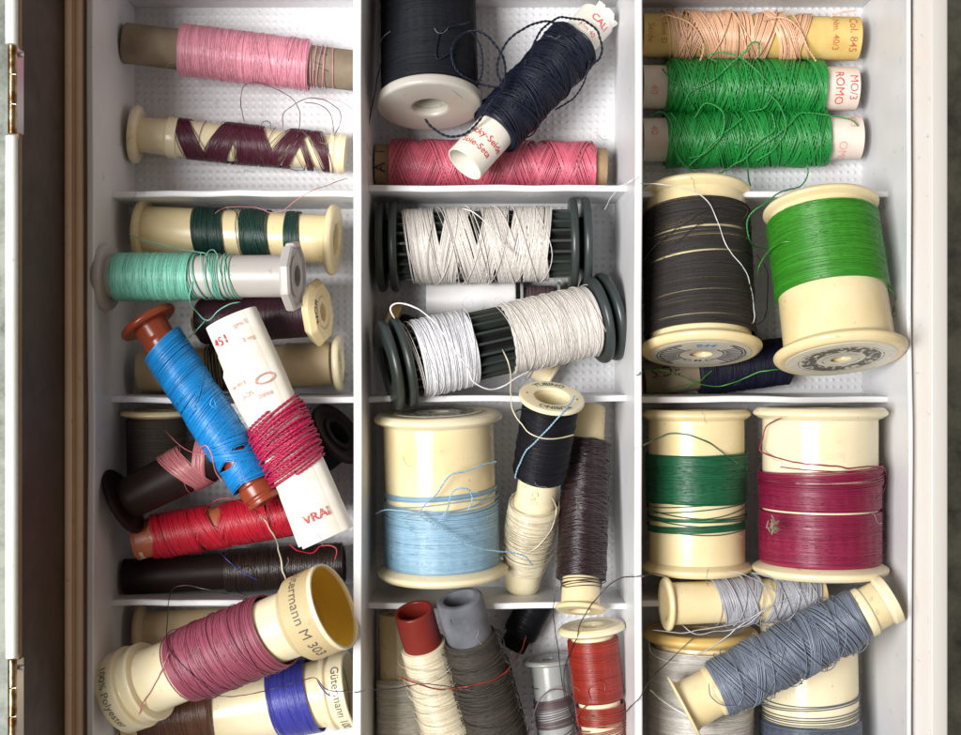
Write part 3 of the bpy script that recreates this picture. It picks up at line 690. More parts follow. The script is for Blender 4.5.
s.start().dense(.13, .36, 37.5, .8, 2, tilt=3, stray=10, jr=.6).path([(.13, .36, 7, 38.6, 38.6, 8, -8, 0), (.36, .14, 6, 38.8, 39, -9, 9, 1)], .6, jr=.4).done(T['white'])
s.start().dense(.52, .90, 35.6, .62, 2, tilt=4, stray=14, jr=.5).path([(.52, .93, 9, 36.6, 36.6, 8, 10, 0), (.93, .5, 7, 36.8, 36.8, 10, 14, 1)], .5, jr=.4).path([(.12, .10, 3, 38, 36, 4, 6, 0)], .55).done(T['oyster'])
s.loose([(394, 318, 142), (390, 308, 148), (400, 303, 152), (416, 308, 156), (432, 320, 158), (444, 334, 158), (456, 352, 156), (468, 368, 148), (474, 382, 140), (488, 389, 132), (502, 387, 126), (514, 380, 120), (528, 372, 112)], .85, T['white'])
s.loose([(502, 350, 122), (508, 362, 124), (511, 376, 128), (511, 396, 134), (514, 414, 140), (526, 430, 142), (542, 438, 142), (560, 438, 138), (573, 434, 132)], .7, T['ecru'])

s = Spool('white plastic bobbin case between the two slate reels', (426, 299), (516, 299), 22, 22, 'bobbin_case', 'bobbin case')
s.core(18.5, WHITEP, 13, name='shell', fil=2); L = s.L
mb = MB()
for zc in (.46, .80):
    a = np.linspace(0, 2 * PI, 40); A_ = .25 + 5.5 * np.sin(a) / 20
    sweep(mb, np.stack([20.2 * np.cos(A_), 20.2 * np.sin(A_), zc * L + 5.5 * np.cos(a)], 1), .5, None, 5)
mb.build('embossed_ring', WHITEP, s.e)
s.text('1', 7, .46, .25, 18.7, WHITEP, 'axial', bold=.2); s.text('«', 14, .63, .25, 18.7, WHITEP, 'axial', bold=.1)
s = Spool('smoky clear bobbin with black thread beside the white bobbin case', (520, 299), (560, 299), 20, 20, 'bobbin', 'bobbin')
s.flange(0, 17, 3, 5, SMOKE); s.flange(1, 17, 3, 5, SMOKE); s.core(9, SMOKE, 5); s.start().dense(.15, .85, 13, .7, 1).done(T['greybrown'])
s = Spool('small yellow spool end wedged under the left flange of the lower reel', (384, 326), (424, 340), 28, 26)
s.flange(0, 27, 11, 8, YELLOW, 'disc', fil=2); s.core(14, YELLOW, 8); s.start().dense(.3, .95, 18, .8, 1).done(T['black'])
s = Spool('small cream spool end poking out from under the lower reel', (553, 378), (515, 354), 24, 22)
s.flange(0, 16, 5, 6, IVORY, 'round'); s.core(12, IVORY, 7); s.start().dense(.45, .95, 15, .8, 1).done(T['oyster'])

# ================================================================== ROW 2, RIGHT
TRADE, t, b = nt('trademark print')
tc = t.nodes.new('ShaderNodeTexCoord'); ln = t.nodes.new('ShaderNodeVectorMath'); ln.operation = 'MULTIPLY'; ln.inputs[1].default_value = (1, 1, 0); t.links.new(tc.outputs['Object'], ln.inputs[0])
le = t.nodes.new('ShaderNodeVectorMath'); le.operation = 'LENGTH'; t.links.new(ln.outputs[0], le.inputs[0])
ra = t.nodes.new('ShaderNodeValToRGB'); ra.color_ramp.interpolation = 'CONSTANT'
mr = t.nodes.new('ShaderNodeMapRange'); mr.inputs['From Max'].default_value = 60 * U; t.links.new(le.outputs['Value'], mr.inputs['Value']); t.links.new(mr.outputs['Result'], ra.inputs['Fac'])
els = [(0, .75), (.30, .12), (.32, .75), (.40, .10), (.66, .75), (.69, .12), (.71, .75)]
ra.color_ramp.elements[0].position = 0; ra.color_ramp.elements[0].color = (.7, .68, .6, 1); ra.color_ramp.elements.remove(ra.color_ramp.elements[1])
for p_, v_ in els[1:]:
    e_ = ra.color_ramp.elements.new(p_); e_.color = (v_, v_ * .95, v_ * .8, 1)
nz = t.nodes.new('ShaderNodeTexNoise'); nz.inputs['Scale'].default_value = 700; nz.inputs['Detail'].default_value = 2; t.links.new(tc.outputs['Object'], nz.inputs['Vector'])
gt = t.nodes.new('ShaderNodeMath'); gt.operation = 'GREATER_THAN'; gt.inputs[1].default_value = .56; t.links.new(nz.outputs['Fac'], gt.inputs[0])
mx = t.nodes.new('ShaderNodeMix'); mx.data_type = 'RGBA'; t.links.new(gt.outputs[0], mx.inputs['Factor']); t.links.new(ra.outputs['Color'], mx.inputs[6]); mx.inputs[7].default_value = (.68, .65, .56, 1)
t.links.new(mx.outputs[2], b.inputs['Base Color']); b.inputs['Roughness'].default_value = .3
LABELP = paper('cream label paper', (.66, .63, .56), (.60, .55, .45), .35)

s = Spool('large cream spool of charcoal thread with blue digits on its end label', (695, 192), (701, 354), 70, 114)
s.flange(0, 57, 12, 12, CREAM, 'cone', 50); s.flange(1, 60, 14, 12, CREAM, 'cone', 50); s.core(50, CREAM, 14)
s.start().path([(.145, .30, 60, 53.6, 53.9, 1, 3, 0), (.30, .315, 5, 53.8, 53.8, 4, 4, .2), (.325, .36, 14, 53.8, 53.8, 3, 5, .4), (.375, .46, 34, 53.8, 54, 4, 4, .3), (.475, .56, 34, 54, 54, 5, 2, .2), (.565, .70, 52, 54, 54.2, 2, 3, 0), (.705, .905, 78, 54, 54, 3, 0, 0), (.9, .86, 2, 55, 55)], .62, jz=.5)
s.base(.31, .90, 53.2, wob=.2) if False else None
s.done(T['charcoal'])
s.fuzz(.15, .9, 54.6, 110, T['charcoal'])
CH = T['charcoal']
s.loose([(642, 262, 120), (652, 248, 128), (672, 232, 134), (700, 214, 138), (722, 206, 136), (742, 206, 128), (748, 210, 122), (742, 220, 116)], .55, CH)
s.loose([(660, 258, 128), (684, 236, 136), (704, 222, 138), (728, 218, 132), (740, 214, 124)], .5, CH)
s.loose([(640, 184, 150), (662, 184, 146), (690, 190, 142), (708, 202, 140), (718, 222, 138), (728, 248, 140), (744, 268, 134), (752, 290, 128), (754, 318, 122), (751, 324, 124)], .5, T['clear'])
d = s.ring('paper_label', [(s.L, 11), (s.L + .4, 11), (s.L + .4, 49), (s.L, 49)], LABELP, .1)
L = s.L; k = s.k; mb = MB()
for c0 in (PI / 2, -PI / 2):
    for i in range(9):
        a = c0 + (i - 4) * .17; p = np.array([[r * k * math.cos(a), r * k * math.sin(a), L + .6] for r in (24, 39)]); sweep(mb, np.linspace(p[0], p[1], 6), .8, None, 4)
    for r in (22, 40, 43):
        a = np.linspace(c0 - .95, c0 + .95, 40); sweep(mb, np.stack([r * k * np.cos(a), r * k * np.sin(a), 0 * a + L + .6], 1), .7, None, 4)
mb.build('printed_fans', DRED if 0 else GREYI, d)
s.ringtext('844', 13, 1, .0, 33, BLUEI, d, .7, bold=.04, inward=False)
s.ringtext('D.M.C', 11, 1, PI, 24, GREYI, d, .7, bold=.05, inward=True)

s = Spool('large cream spool half wound with grass green thread and a round maker label', (820, 205), (841, 359), 112, 160)
s.flange(0, 58, 11, 12, CREAM, 'cone', 50); s.flange(1, 65, 15, 12, CREAM, 'cone', 55)
s.core(52, CREAM, 14, extra=[(.03, 52), (.6, 53), (.96, 54)])
s.start().dense(.10, .59, 55, .8, 2, 55.6, tilt=3, stray=3, jr=.35, jz=.5).done(T['grass'])
s.fuzz(.1, .58, 56, 110, T['grass'])
s.ring('paper_label', [(s.L, 10), (s.L + .4, 10), (s.L + .4, 54), (s.L, 54)], TRADE, .1)
mb = MB(); mb.add(np.array([[62 * s.k * math.cos(a) + 5 * c, 62 * s.k * math.sin(a), s.L - z] for a in (-.42,) for c in (0, 1) for z in (2, 13)]), [np.array([[0, 1, 3, 2]])])
s.loose([(757, 276, 110), (760, 264, 122), (770, 250, 130), (784, 243, 132), (792, 242, 130)], .8, T['grass'])
s.loose([(886, 286, 100), (894, 296, 96), (893, 312, 92), (888, 320, 96)], .6, T['grass'])

s = Spool('cardboard tube of midnight blue thread under the two large cream spools', (643, 379), (792, 360), 27, 27)
s.core(18, GREYCARD, 15, name='tube'); s.start().dense(.36, .97, 23, .8, 2, tilt=3, stray=10, jr=.6).done(T['ink'])
s.text('SIDE', 15, .14, -.25, 18.2, BLACK, 'axial')
s.loose([(730, 383, 34), (736, 379, 40), (742, 383, 34), (734, 385, 32), (744, 380, 36)], .8, T['ink'])

# ================================================================== ROW 3, MIDDLE
s = Spool('large cream spool with pale sky blue thread round its lower half', (438, 412), (443, 575), 84, 70)
s.flange(0, 64, 13, 12, IVORY, 'cone', 55); s.flange(1, 66, 14, 12, IVORY, 'cone', 55); s.core(55, CREAM, 14)
s.start().dense(.60, .925, 57, .75, 2, stray=0, tilt=1, jr=.2).path([(.46, .49, 6, 55.8, 55.8, 2, 3, 0), (.53, .60, 10, 56, 57, 4, 3, 2), (.60, .52, 3, 57, 57, 3, 6, 1), (.5, .64, 3, 57, 57.5, 6, 4, 0)], .7, jr=.4).done(T['skyblue'])
s.fuzz(.6, .92, 58, 80, T['skyblue'])
s.ring('paper_label', [(-.4, 11), (-.4, 44), (0, 44), (0, 11)], TRADE, .1)
SB = T['skyblue']
s.loose([(496, 461, 128), (480, 466, 142), (464, 472, 150), (452, 474, 152), (444, 482, 150), (436, 494, 148), (426, 504, 148), (420, 514, 146), (430, 522, 146), (446, 532, 146), (462, 542, 144), (478, 548, 138), (494, 551, 128), (510, 552, 118), (524, 556, 110), (533, 566, 104)], .95, SB, 2)
s.loose([(438, 522, 148), (446, 510, 154), (452, 494, 158), (460, 488, 158), (470, 490, 154), (472, 500, 150), (468, 510, 148)], .9, SB, 2)
s.loose([(376, 514, 100), (384, 510, 122), (400, 510, 138), (420, 514, 146)], .8, SB)
s = Spool('slim spool with black thread above and silky cream thread below', (552, 396), (521, 588), 140, 36)
s.flange(0, 32, 5, 17, IVORY, 'disc', fil=1.8); s.core(19.5, IVORY, 16.5, extra=[(.02, 20), (.5, 20), (.52, 21), (.98, 19), (.995, 17)])
s.start().dense(.035, .385, 26.5, .7, 2, 26, tilt=2, stray=5, jr=.3).done(T['black'], label='black thread winding')
s.fuzz(.05, .38, 27, 50, T['black'])
s.start().dense(.55, .88, 25.5, .65, 2, 21.5, tilt=3, stray=10, jr=.4).path([(.53, .58, 4, 24, 26, 2, 4, 0)], .6).done(T['ecru'], label='silky cream thread winding')
s.ringtext('TUBINO', 8.5, 0, PI * .95, 24, GREENI, bold=.18); s.ringtext('TUBINO', 8.5, 0, -.15, 24, GREENI, bold=.18)
s.ringtext('•', 8, 0, PI / 2, 24, GREENI, bold=.1); s.ringtext('•', 8, 0, -PI / 2, 24, GREENI, bold=.1)
s.text('Cell', 10, .46, .15, 21.2, IVORY, 'axial')
s.loose([(574, 395, 150), (570, 404, 156), (556, 420, 156), (538, 438, 146), (524, 456, 134), (516, 472, 124), (515, 478, 120)], .9, SB, 2)
s.loose([(526, 408, 146), (518, 410, 146), (515, 412, 144)], .9, T['black'])
s.loose([(552, 496, 96), (556, 510, 92), (552, 528, 88), (540, 544, 84), (526, 554, 80)], .6, T['ecru'])
s = Spool('cream tube wound with glossy dark chocolate thread', (588, 408), (580, 611), 40, 116)
s.core(17, CREAM, 11, extra=[(0, 18), (.2, 17.5), (.85, 18.5), (.97, 19)]); s.flange(1, 25, 5, 10, CREAM, 'round')
s.start().cross(.175, .86, 22.5, .7, 5.5, 38, 23.2, edge=4, grow=.03, jr=.35).path([(.86, .90, 3, 19.6, 19.8, 3, 2, 0), (.85, .88, 2, 20, 20)], .6).done(T['choc'])

# ================================================================== ROW 4, MIDDLE
s = Spool('dark red plastic tube wound with shiny ecru thread', (413, 610), (456, 760), 118, 52)
s.core(19.5, DKRED, 15.5, name='tube', fil=1.5); s.start().dense(.22, .95, 22, .62, 3, 27.5, tilt=4, stray=4, jr=.2).done(T['ecru'])
s = Spool('grey cardboard tube wound with dull olive brown thread', (459, 598), (507, 772), 122, 58)
s.core(22, BLUECARD, 15.5, name='tube', fil=1.5, extra=[(0, 21), (.01, 23), (.2, 23), (.22, 22), (1, 22)])
s.start().dense(.215, .97, 25, .7, 2, 31, tilt=5, stray=16, jr=.4).done(T['olive'])
s.fuzz(.23, .95, 30, 110, T['taupe'])
s.text('I', 9, .06, .55, 23.2, BLACK)
s = Spool('cream spool of pale thread standing in the corner beside the red tube', (400, 612), (405, 770), 30, 30)
s.core(22, CREAM, 14); s.start().dense(.42, .98, 25.5, .7, 2, tilt=5, stray=20, jr=.5).done(T['pale'])
s = Spool('smoky grey plastic spool with a few turns of grey brown thread', (549, 657), (562, 770), 48, 48)
s.flange(0, 27, 7, 8, SMOKE, 'cone', 19); s.core(19, SMOKE, 12)
s.start().path([(.22, .24, .6, 19.6, 19.6, 3, 3, 0), (.34, .42, 9, 20, 20.4, 2, 3, 0), (.42, .52, 5, 20, 20, 3, 4, 0), (.52, .60, 7, 20, 20, 3, 2, 0), (.60, .9, 9, 20, 20, 8, 8, 1)], .65, jr=.4).done(T['greybrown'])
s.loose([(527, 738, 70), (532, 718, 76), (540, 700, 78), (552, 690, 78), (566, 692, 74), (574, 702, 68), (578, 722, 64)], .7, T['greybrown'])
s = Spool('ivory spool of brick red thread in the corner by the grey spool', (591, 624), (606, 762), 92, 88)
s.flange(0, 34, 11, 10, IVORY, 'cone', 24); s.core(21, IVORY, 12)
s.start().dense(.10, .54, 25, .75, 2, stray=2, tilt=.5, jr=.2, jz=.2).dense(.56, .70, 24.6, .75, 1, tilt=3, stray=2, base=False).path([(.72, .9, 12, 24, 23, 3, 2, 0), (.88, .6, 3, 25, 25)], .7).done(T['brick'])
s.loose([(590, 700, 92), (588, 690, 96), (596, 682, 98), (604, 682, 98), (605, 692, 96), (598, 690, 94)], .8, T['brick'])
s.loose([(580, 726, 88), (578, 716, 92), (586, 706, 94), (596, 700, 94)], .6, T['brick'])
s = Spool('black tube lying in the dark behind the grey spool', (512, 648), (540, 596), 22, 24)
s.core(13, BLACKP, 10, name='tube'); s.start().dense(.25, .95, 17, .7, 1).done(T['black'])

# ================================================================== ROW 3, RIGHT
s = Spool('large cream spool with an emerald green band against the white divider', (696, 409), (697, 572), 72, 72)
s.flange(0, 54, 12, 12, CREAM, 'cone', 47); s.flange(1, 55, 13, 12, CREAM, 'cone', 47); s.core(47.5, CREAM, 14)
s.start().dense(.27, .56, 50, .8, 2, stray=4, tilt=3, jr=.4, jz=.6).path([(.56, .62, 2, 49, 48.4, 4, 5, 0), (.62, .69, 4, 48.6, 48.6, 5, -3, 1), (.69, .73, 9, 48.6, 48.8, 3, 2, 0), (.73, .60, 2.5, 49.2, 49.4, 3, 6, 2)], .75, jr=.4).done(T['emerald'])
s.fuzz(.28, .56, 51, 70, T['emerald'])
s.loose([(641, 446, 106), (652, 440, 110), (670, 434, 114), (688, 435, 116), (706, 441, 116), (720, 450, 112), (732, 460, 104), (744, 468, 92)], .8, T['emerald'])
s = Spool('large cream spool of burgundy thread with a small torn spot', (820, 407), (820, 574), 102, 102)
s.flange(0, 66, 13, 12, IVORY, 'cone', 57); s.flange(1, 67, 14, 12, IVORY, 'cone', 57); s.core(56.5, IVORY, 14)
s.start().dense(.385, .425, 59.3, .72, 2, stray=0, tilt=3, jr=.4, base=False).dense(.44, .60, 59.5, .72, 2, stray=0, tilt=3, jr=.3).dense(.612, .925, 59.5, .72, 2, stray=0, tilt=2, jr=.25).path([(.36, .40, 5, 60, 60.6, 4, 3, 0), (.40, .46, 8, 60.8, 60.6, 3, 4, 1), (.35, .34, .8, 58, 58, 4, 4, 2)], .7, jr=.5).done(T['burgundy'])
s.fuzz(.4, .92, 60.5, 110, T['burgundy'])
s.text('MODE', 9, .27, .05, 56.7, IVORY, bold=.25)
s.loose([(782, 418, 134), (774, 422, 132), (766, 428, 126), (763, 438, 122), (759, 449, 116), (766, 454, 122), (784, 460, 136), (812, 465, 146), (846, 467, 138), (870, 467, 122), (883, 468, 102), (886, 476, 96), (884, 490, 100), (876, 500, 112)], .75, T['burgundy'])
mb = MB()
for i in range(16):
    c_ = np.array([773 + rng.normal() * 2.2, 526 + rng.normal() * 3, 0]); zc_ = 169 + rng.uniform(0, 2)
    a = rng.uniform(0, 6); d = np.array([math.cos(a), math.sin(a)]) * rng.uniform(2, 4)
    sweep(mb, spline([at(c_[0] - d[0], c_[1] - d[1], zc_), at(c_[0], c_[1], zc_ + 1.5), at(c_[0] + d[0], c_[1] + d[1], zc_)], 1), rng.uniform(.5, 1.1), None, 5)
mb.build('torn_paper_spot', GREYCARD, s.e, world=True)

# ================================================================== ROW 4, RIGHT
s = Spool('cream spool of silvery grey thread lying across the two big lower spools', (664, 604), (822, 597), 120, 98)
s.flange(0, 27, 6, 17, CREAM, 'round'); s.core(21, CREAM, 16)
s.start().bands([(.40, 24, 7, 0, .5), (.48, 22, 9, PI, .8), (.46, 24, 6, .3, 1.1), (.72, 24, 8, PI, .6), (.80, 22, 7, .2, .9), (.88, 20, 5, PI, 1)], 22, .6)
s.path([(.35, .95, 6, 25.2, 25.2, 6, 8, 0), (.95, .4, 5, 25.4, 25.4, 8, 8, 2)], .6, jr=.8).done(T['silver'])
s.text('8', 11, -.005, -.2, 26, BLACK) if False else None
SI = T['silver']
s.loose([(652, 630, 120), (680, 632, 124), (712, 627, 128), (738, 622, 132), (760, 613, 136), (772, 606, 138)], .55, SI)
s.loose([(682, 626, 126), (696, 634, 128), (716, 632, 130), (746, 624, 134), (762, 612, 138)], .55, SI)
s.loose([(690, 658, 120), (716, 644, 126), (738, 628, 132), (770, 606, 140), (792, 598, 138)], .6, SI)
s.loose([(726, 570, 132), (742, 574, 138), (764, 584, 138), (778, 594, 134)], .5, SI); s.loose([(750, 572, 134), (778, 580, 138), (806, 592, 130)], .5, SI)
s.loose([(770, 622, 138), (790, 618, 136), (800, 606, 132)], .5, SI)
s = Spool('cream spool of blue grey thread slanting across the lower right compartment', (683, 708), (891, 598), 160, 160)
L = s.L
s.flange(0, 35, 4, 12, CREAM, 'cone', 27); s.core(23, CREAM, 16, extra=[(.01, 28), (.03, 25), (.14, 24), (.15, 26), (.17, 26), (.95, 23)])
s.ring('end_ring', [(.845 * L, 15), (.845 * L, 24), (.86 * L, 25.5), (.885 * L, 25.5), (.895 * L, 22.5), (.96 * L, 22.5), (.965 * L, 25), (L, 25.5), (L, 20), (.9 * L, 17)], IVORY, 1)
s.start().dense(.165, .845, 28.4, .75, 2, 27, tilt=5, stray=10, jr=.5).bands([(.25, 16, 12, .2, 4.5), (.40, 18, 14, .3, 5), (.55, 18, 12, .2, 5), (.70, 18, 12, .4, 4.6), (.58, 12, 14, 2.8, 5.4), (.33, 10, 14, 2.9, 5.4)], 25, .75, lay=1, jr=.5)
s.path([(.18, .82, 5, 32, 31, 10, 8, 0), (.8, .2, 4, 31.5, 32.4, 12, 12, 2)], .65, jr=.9).done(T['steel'])
s.loose([(708, 682, 190), (710, 696, 192), (722, 705, 188), (736, 706, 180), (742, 698, 184)], .6, T['steel'])
s.loose([(796, 674, 170), (800, 677, 168), (802, 671, 172)], .55, T['steel'])
s = Spool('large cream spool of pearl grey thread at the lower left of its compartment', (700, 628), (700, 800), 62, 62)
s.flange(0, 58, 14, 12, YELLOW, 'cone', 50); s.core(46, CREAM, 14); s.start().dense(.10, .95, 52, .7, 2, tilt=4, stray=20, jr=.5).done(T['pearl'])
s.ringtext('Fil', 10, 0, .4, 40, BLACK)
s.loose([(648, 640, 90), (652, 652, 102), (664, 660, 112), (676, 662, 116)], .5, T['pearl']); s.loose([(648, 690, 98), (668, 704, 112), (690, 718, 120), (700, 734, 120)], .5, T['clear'])
s = Spool('large cream spool with slate blue thread low down beside the pearl grey one', (808, 606), (812, 800), 60, 60)
s.flange(0, 54, 12, 12, CREAM, 'cone', 48); s.core(47.5, IVORY, 14)
s.start().path([(.44, .45, 1.2, 48.3, 48.3, 4, 4, 1), (.46, .49, 2, 48.3, 48.3, 4, 3, 0), (.50, .56, 5, 48.3, 48.6, 3, 3, 1)], .7).dense(.57, .95, 49.4, .75, 2, tilt=3, stray=8).done(T['slate'])
mb = MB()
for i in range(8):
    z = 660 + i * 7.5; sweep(mb, np.linspace(at(854, z, 74), at(854, z + 3.4, 74), 3), .6, None, 4)
mb.build('moulding_marks', IVORY, s.e, world=True)

# ================================================================== threads lying over everything
D = T['choc']
loose([(300, 590, 150), (282, 596, 120), (248, 598, 104), (210, 590, 108), (180, 586, 104), (170, 596, 110), (167, 620, 140), (168, 645, 158), (182, 664, 160), (204, 684, 156), (222, 696, 140), (262, 692, 104), (290, 684, 108), (314, 678, 120), (326, 690, 130), (352, 692, 150), (368, 690, 172), (400, 688, 160), (430, 684, 140), (470, 690, 112)], .5, D, 'long thin dark brown thread trailing from mauve spool over the divider')
loose([(644, 576, 168), (622, 578, 150), (606, 588, 132), (590, 606, 130), (580, 625, 112), (572, 648, 98), (564, 670, 90), (565, 690, 88), (570, 712, 82), (580, 735, 76)], .55, D, 'dark brown thread hanging from white divider across the brick red spool')
loose([(557, 560, 118), (554, 600, 120), (553, 612, 112), (558, 650, 92), (562, 680, 86), (566, 705, 82)], .5, D, 'dark brown thread running straight down from the chocolate spool')
loose([(399, 677, 104), (412, 682, 106), (436, 689, 104), (464, 687, 106), (492, 680, 104), (508, 670, 90), (516, 658, 70), (522, 648, 60), (526, 636, 50)], .75, T['brick'], 'brick red thread end lying across the ecru and olive tubes')
loose([(620, 716, 110), (636, 702, 150), (641, 696, 168), (650, 680, 150), (670, 660, 124), (692, 640, 126), (706, 632, 126), (722, 632, 122)], .5, D, 'dark thread climbing over the right divider to the pearl grey spool')
loose([(642, 577, 168), (654, 574, 150), (668, 576, 146)], .5, D, 'short dark thread end under the emerald spool')
loose([(214, 214, 60), (226, 208, 74), (250, 207, 90), (272, 212, 96), (284, 210, 100), (296, 200, 104), (312, 190, 108), (330, 184, 100), (346, 178, 80)], .45, T['dusty'], 'fine pale pink thread lying over the divider above bottle-green bands')
loose([(636, 376, 150), (644, 372, 70), (662, 370, 90), (680, 376, 66), (700, 384, 50), (720, 386, 44), (740, 380, 60), (760, 372, 70), (780, 370, 80)], .6, T['grass'], 'fine grass green thread crossing the midnight blue spool')
loose([(646, 390, 30), (668, 391, 30), (690, 386, 44), (704, 378, 60), (712, 370, 80)], .6, T['grass'], 'short grass green thread end below the charcoal spool')
loose([(260, 514, 130), (268, 526, 108), (276, 540, 96), (280, 556, 80), (286, 580, 60)], .9, T['ecru'], 'short cream thread hanging past the scarlet winding')
loose([(220, 552, 84), (232, 564, 60), (246, 574, 52), (258, 580, 46)], .45, T['royal'], 'fine blue thread across the coffee brown winding')
loose([(596, 190, 172), (606, 186, 165), (620, 186, 164), (632, 181, 170), (638, 176, 168)], .45, T['clear'], 'clear nylon thread caught on the notch of the right divider')
loose([(604, 210, 110), (612, 196, 140), (622, 188, 160), (634, 178, 168)], .4, T['clear'], 'second clear nylon end below the divider notch')
loose([(756, 254, 84), (768, 276, 40), (764, 318, 30), (752, 328, 40), (762, 340, 50)], .5, D, 'dark thread end between charcoal and grass green spools')
loose([(884, 312, 60), (898, 318, 60), (910, 318, 100)], .4, T['dusty'], 'tiny pink thread end on the right tray wall')
# ================================================================== tray, box, lid, table
import bmesh
def slab(parts, name, mat, parent=None, bev=1.6, seg=3):
    """boxes (x0, x1, y0, y1, z0, z1) with softened edges as one mesh"""
    bm = bmesh.new()
    for (x0, x1, y0, y1, z0, z1) in parts:
        r = bmesh.ops.create_cube(bm, size=1)
        for v in r['verts']:
            v.co = Vector(((x0 + x1) / 2 + v.co.x * (x1 - x0), (y0 + y1) / 2 + v.co.y * (y1 - y0), (z0 + z1) / 2 + v.co.z * (z1 - z0))) * U
    if bev: bmesh.ops.bevel(bm, geom=bm.edges[:], offset=bev * U, segments=seg, affect='EDGES', profile=.5)
    me = bpy.data.meshes.new(name); bm.to_mesh(me); bm.free()
    for p in me.polygons: p.use_smooth = True
    me.set_sharp_from_angle(angle=math.radians(40)); me.materials.append(mat)
    o = bpy.data.objects.new(name, me); COL.objects.link(o)
    if parent: o.parent = parent
    return o

def wall(pts, zt, zb, w, draft, name, mat, parent, bev=1.5):
    """a straight thin wall whose faces lean out towards the bottom; pts = two (x, y) world ends"""
    (xa, ya), (xb, yb) = pts; bm = bmesh.new(); d = np.array([xb - xa, yb - ya]); d /= np.linalg.norm(d); nrm = np.array([-d[1], d[0]])
    vs = []
    for (x, y) in pts:
        for sgn, zz in ((-1, zb), (1, zb), (1, zt), (-1, zt)):
            o_ = (w / 2 + (draft if zz == zb else 0)) * sgn
            vs.append(bm.verts.new((Vector((x + nrm[0] * o_, y + nrm[1] * o_, zz)) * U)))
    for f in ([0, 1, 2, 3], [7, 6, 5, 4], [0, 4, 5, 1], [1, 5, 6, 2], [2, 6, 7, 3], [3, 7, 4, 0]): bm.faces.new([vs[i] for i in f])
    bmesh.ops.recalc_face_normals(bm, faces=bm.faces[:])
    bmesh.ops.subdivide_edges(bm, edges=[e for e in bm.edges if abs((e.verts[0].co - e.verts[1].co).length - math.hypot(xb - xa, yb - ya) * U) < 1e-4], cuts=24)
    # thin mouldings are never quite straight
    ln = math.hypot(xb - xa, yb - ya); g1, g2 = rng.normal(size=9) * .55, rng.normal(size=9) * .5
    for v in bm.verts:
        q = ((v.co.x / U - xa) * d[0] + (v.co.y / U - ya) * d[1]) / ln * 7.9; i = int(min(max(q, 0), 7.9)); f = q - i
        if v.co.z > (zt - 5) * U:
            a_ = (g1[i] * (1 - f) + g1[i + 1] * f) * U; v.co.x += nrm[0] * a_; v.co.y += nrm[1] * a_; v.co.z += (g2[i] * (1 - f) + g2[i + 1] * f) * U
    me = bpy.data.meshes.new(name); bm.to_mesh(me); bm.free()
    o = bpy.data.objects.new(name, me); COL.objects.link(o); o.parent = parent; me.materials.append(mat)
    m = o.modifiers.new('soft', 'BEVEL'); m.width = bev * U; m.segments = 3; m.limit_method = 'ANGLE'; m.angle_limit = .6
    for p in me.polygons: p.use_smooth = True
    me.set_sharp_from_angle(angle=math.radians(50))
    return o

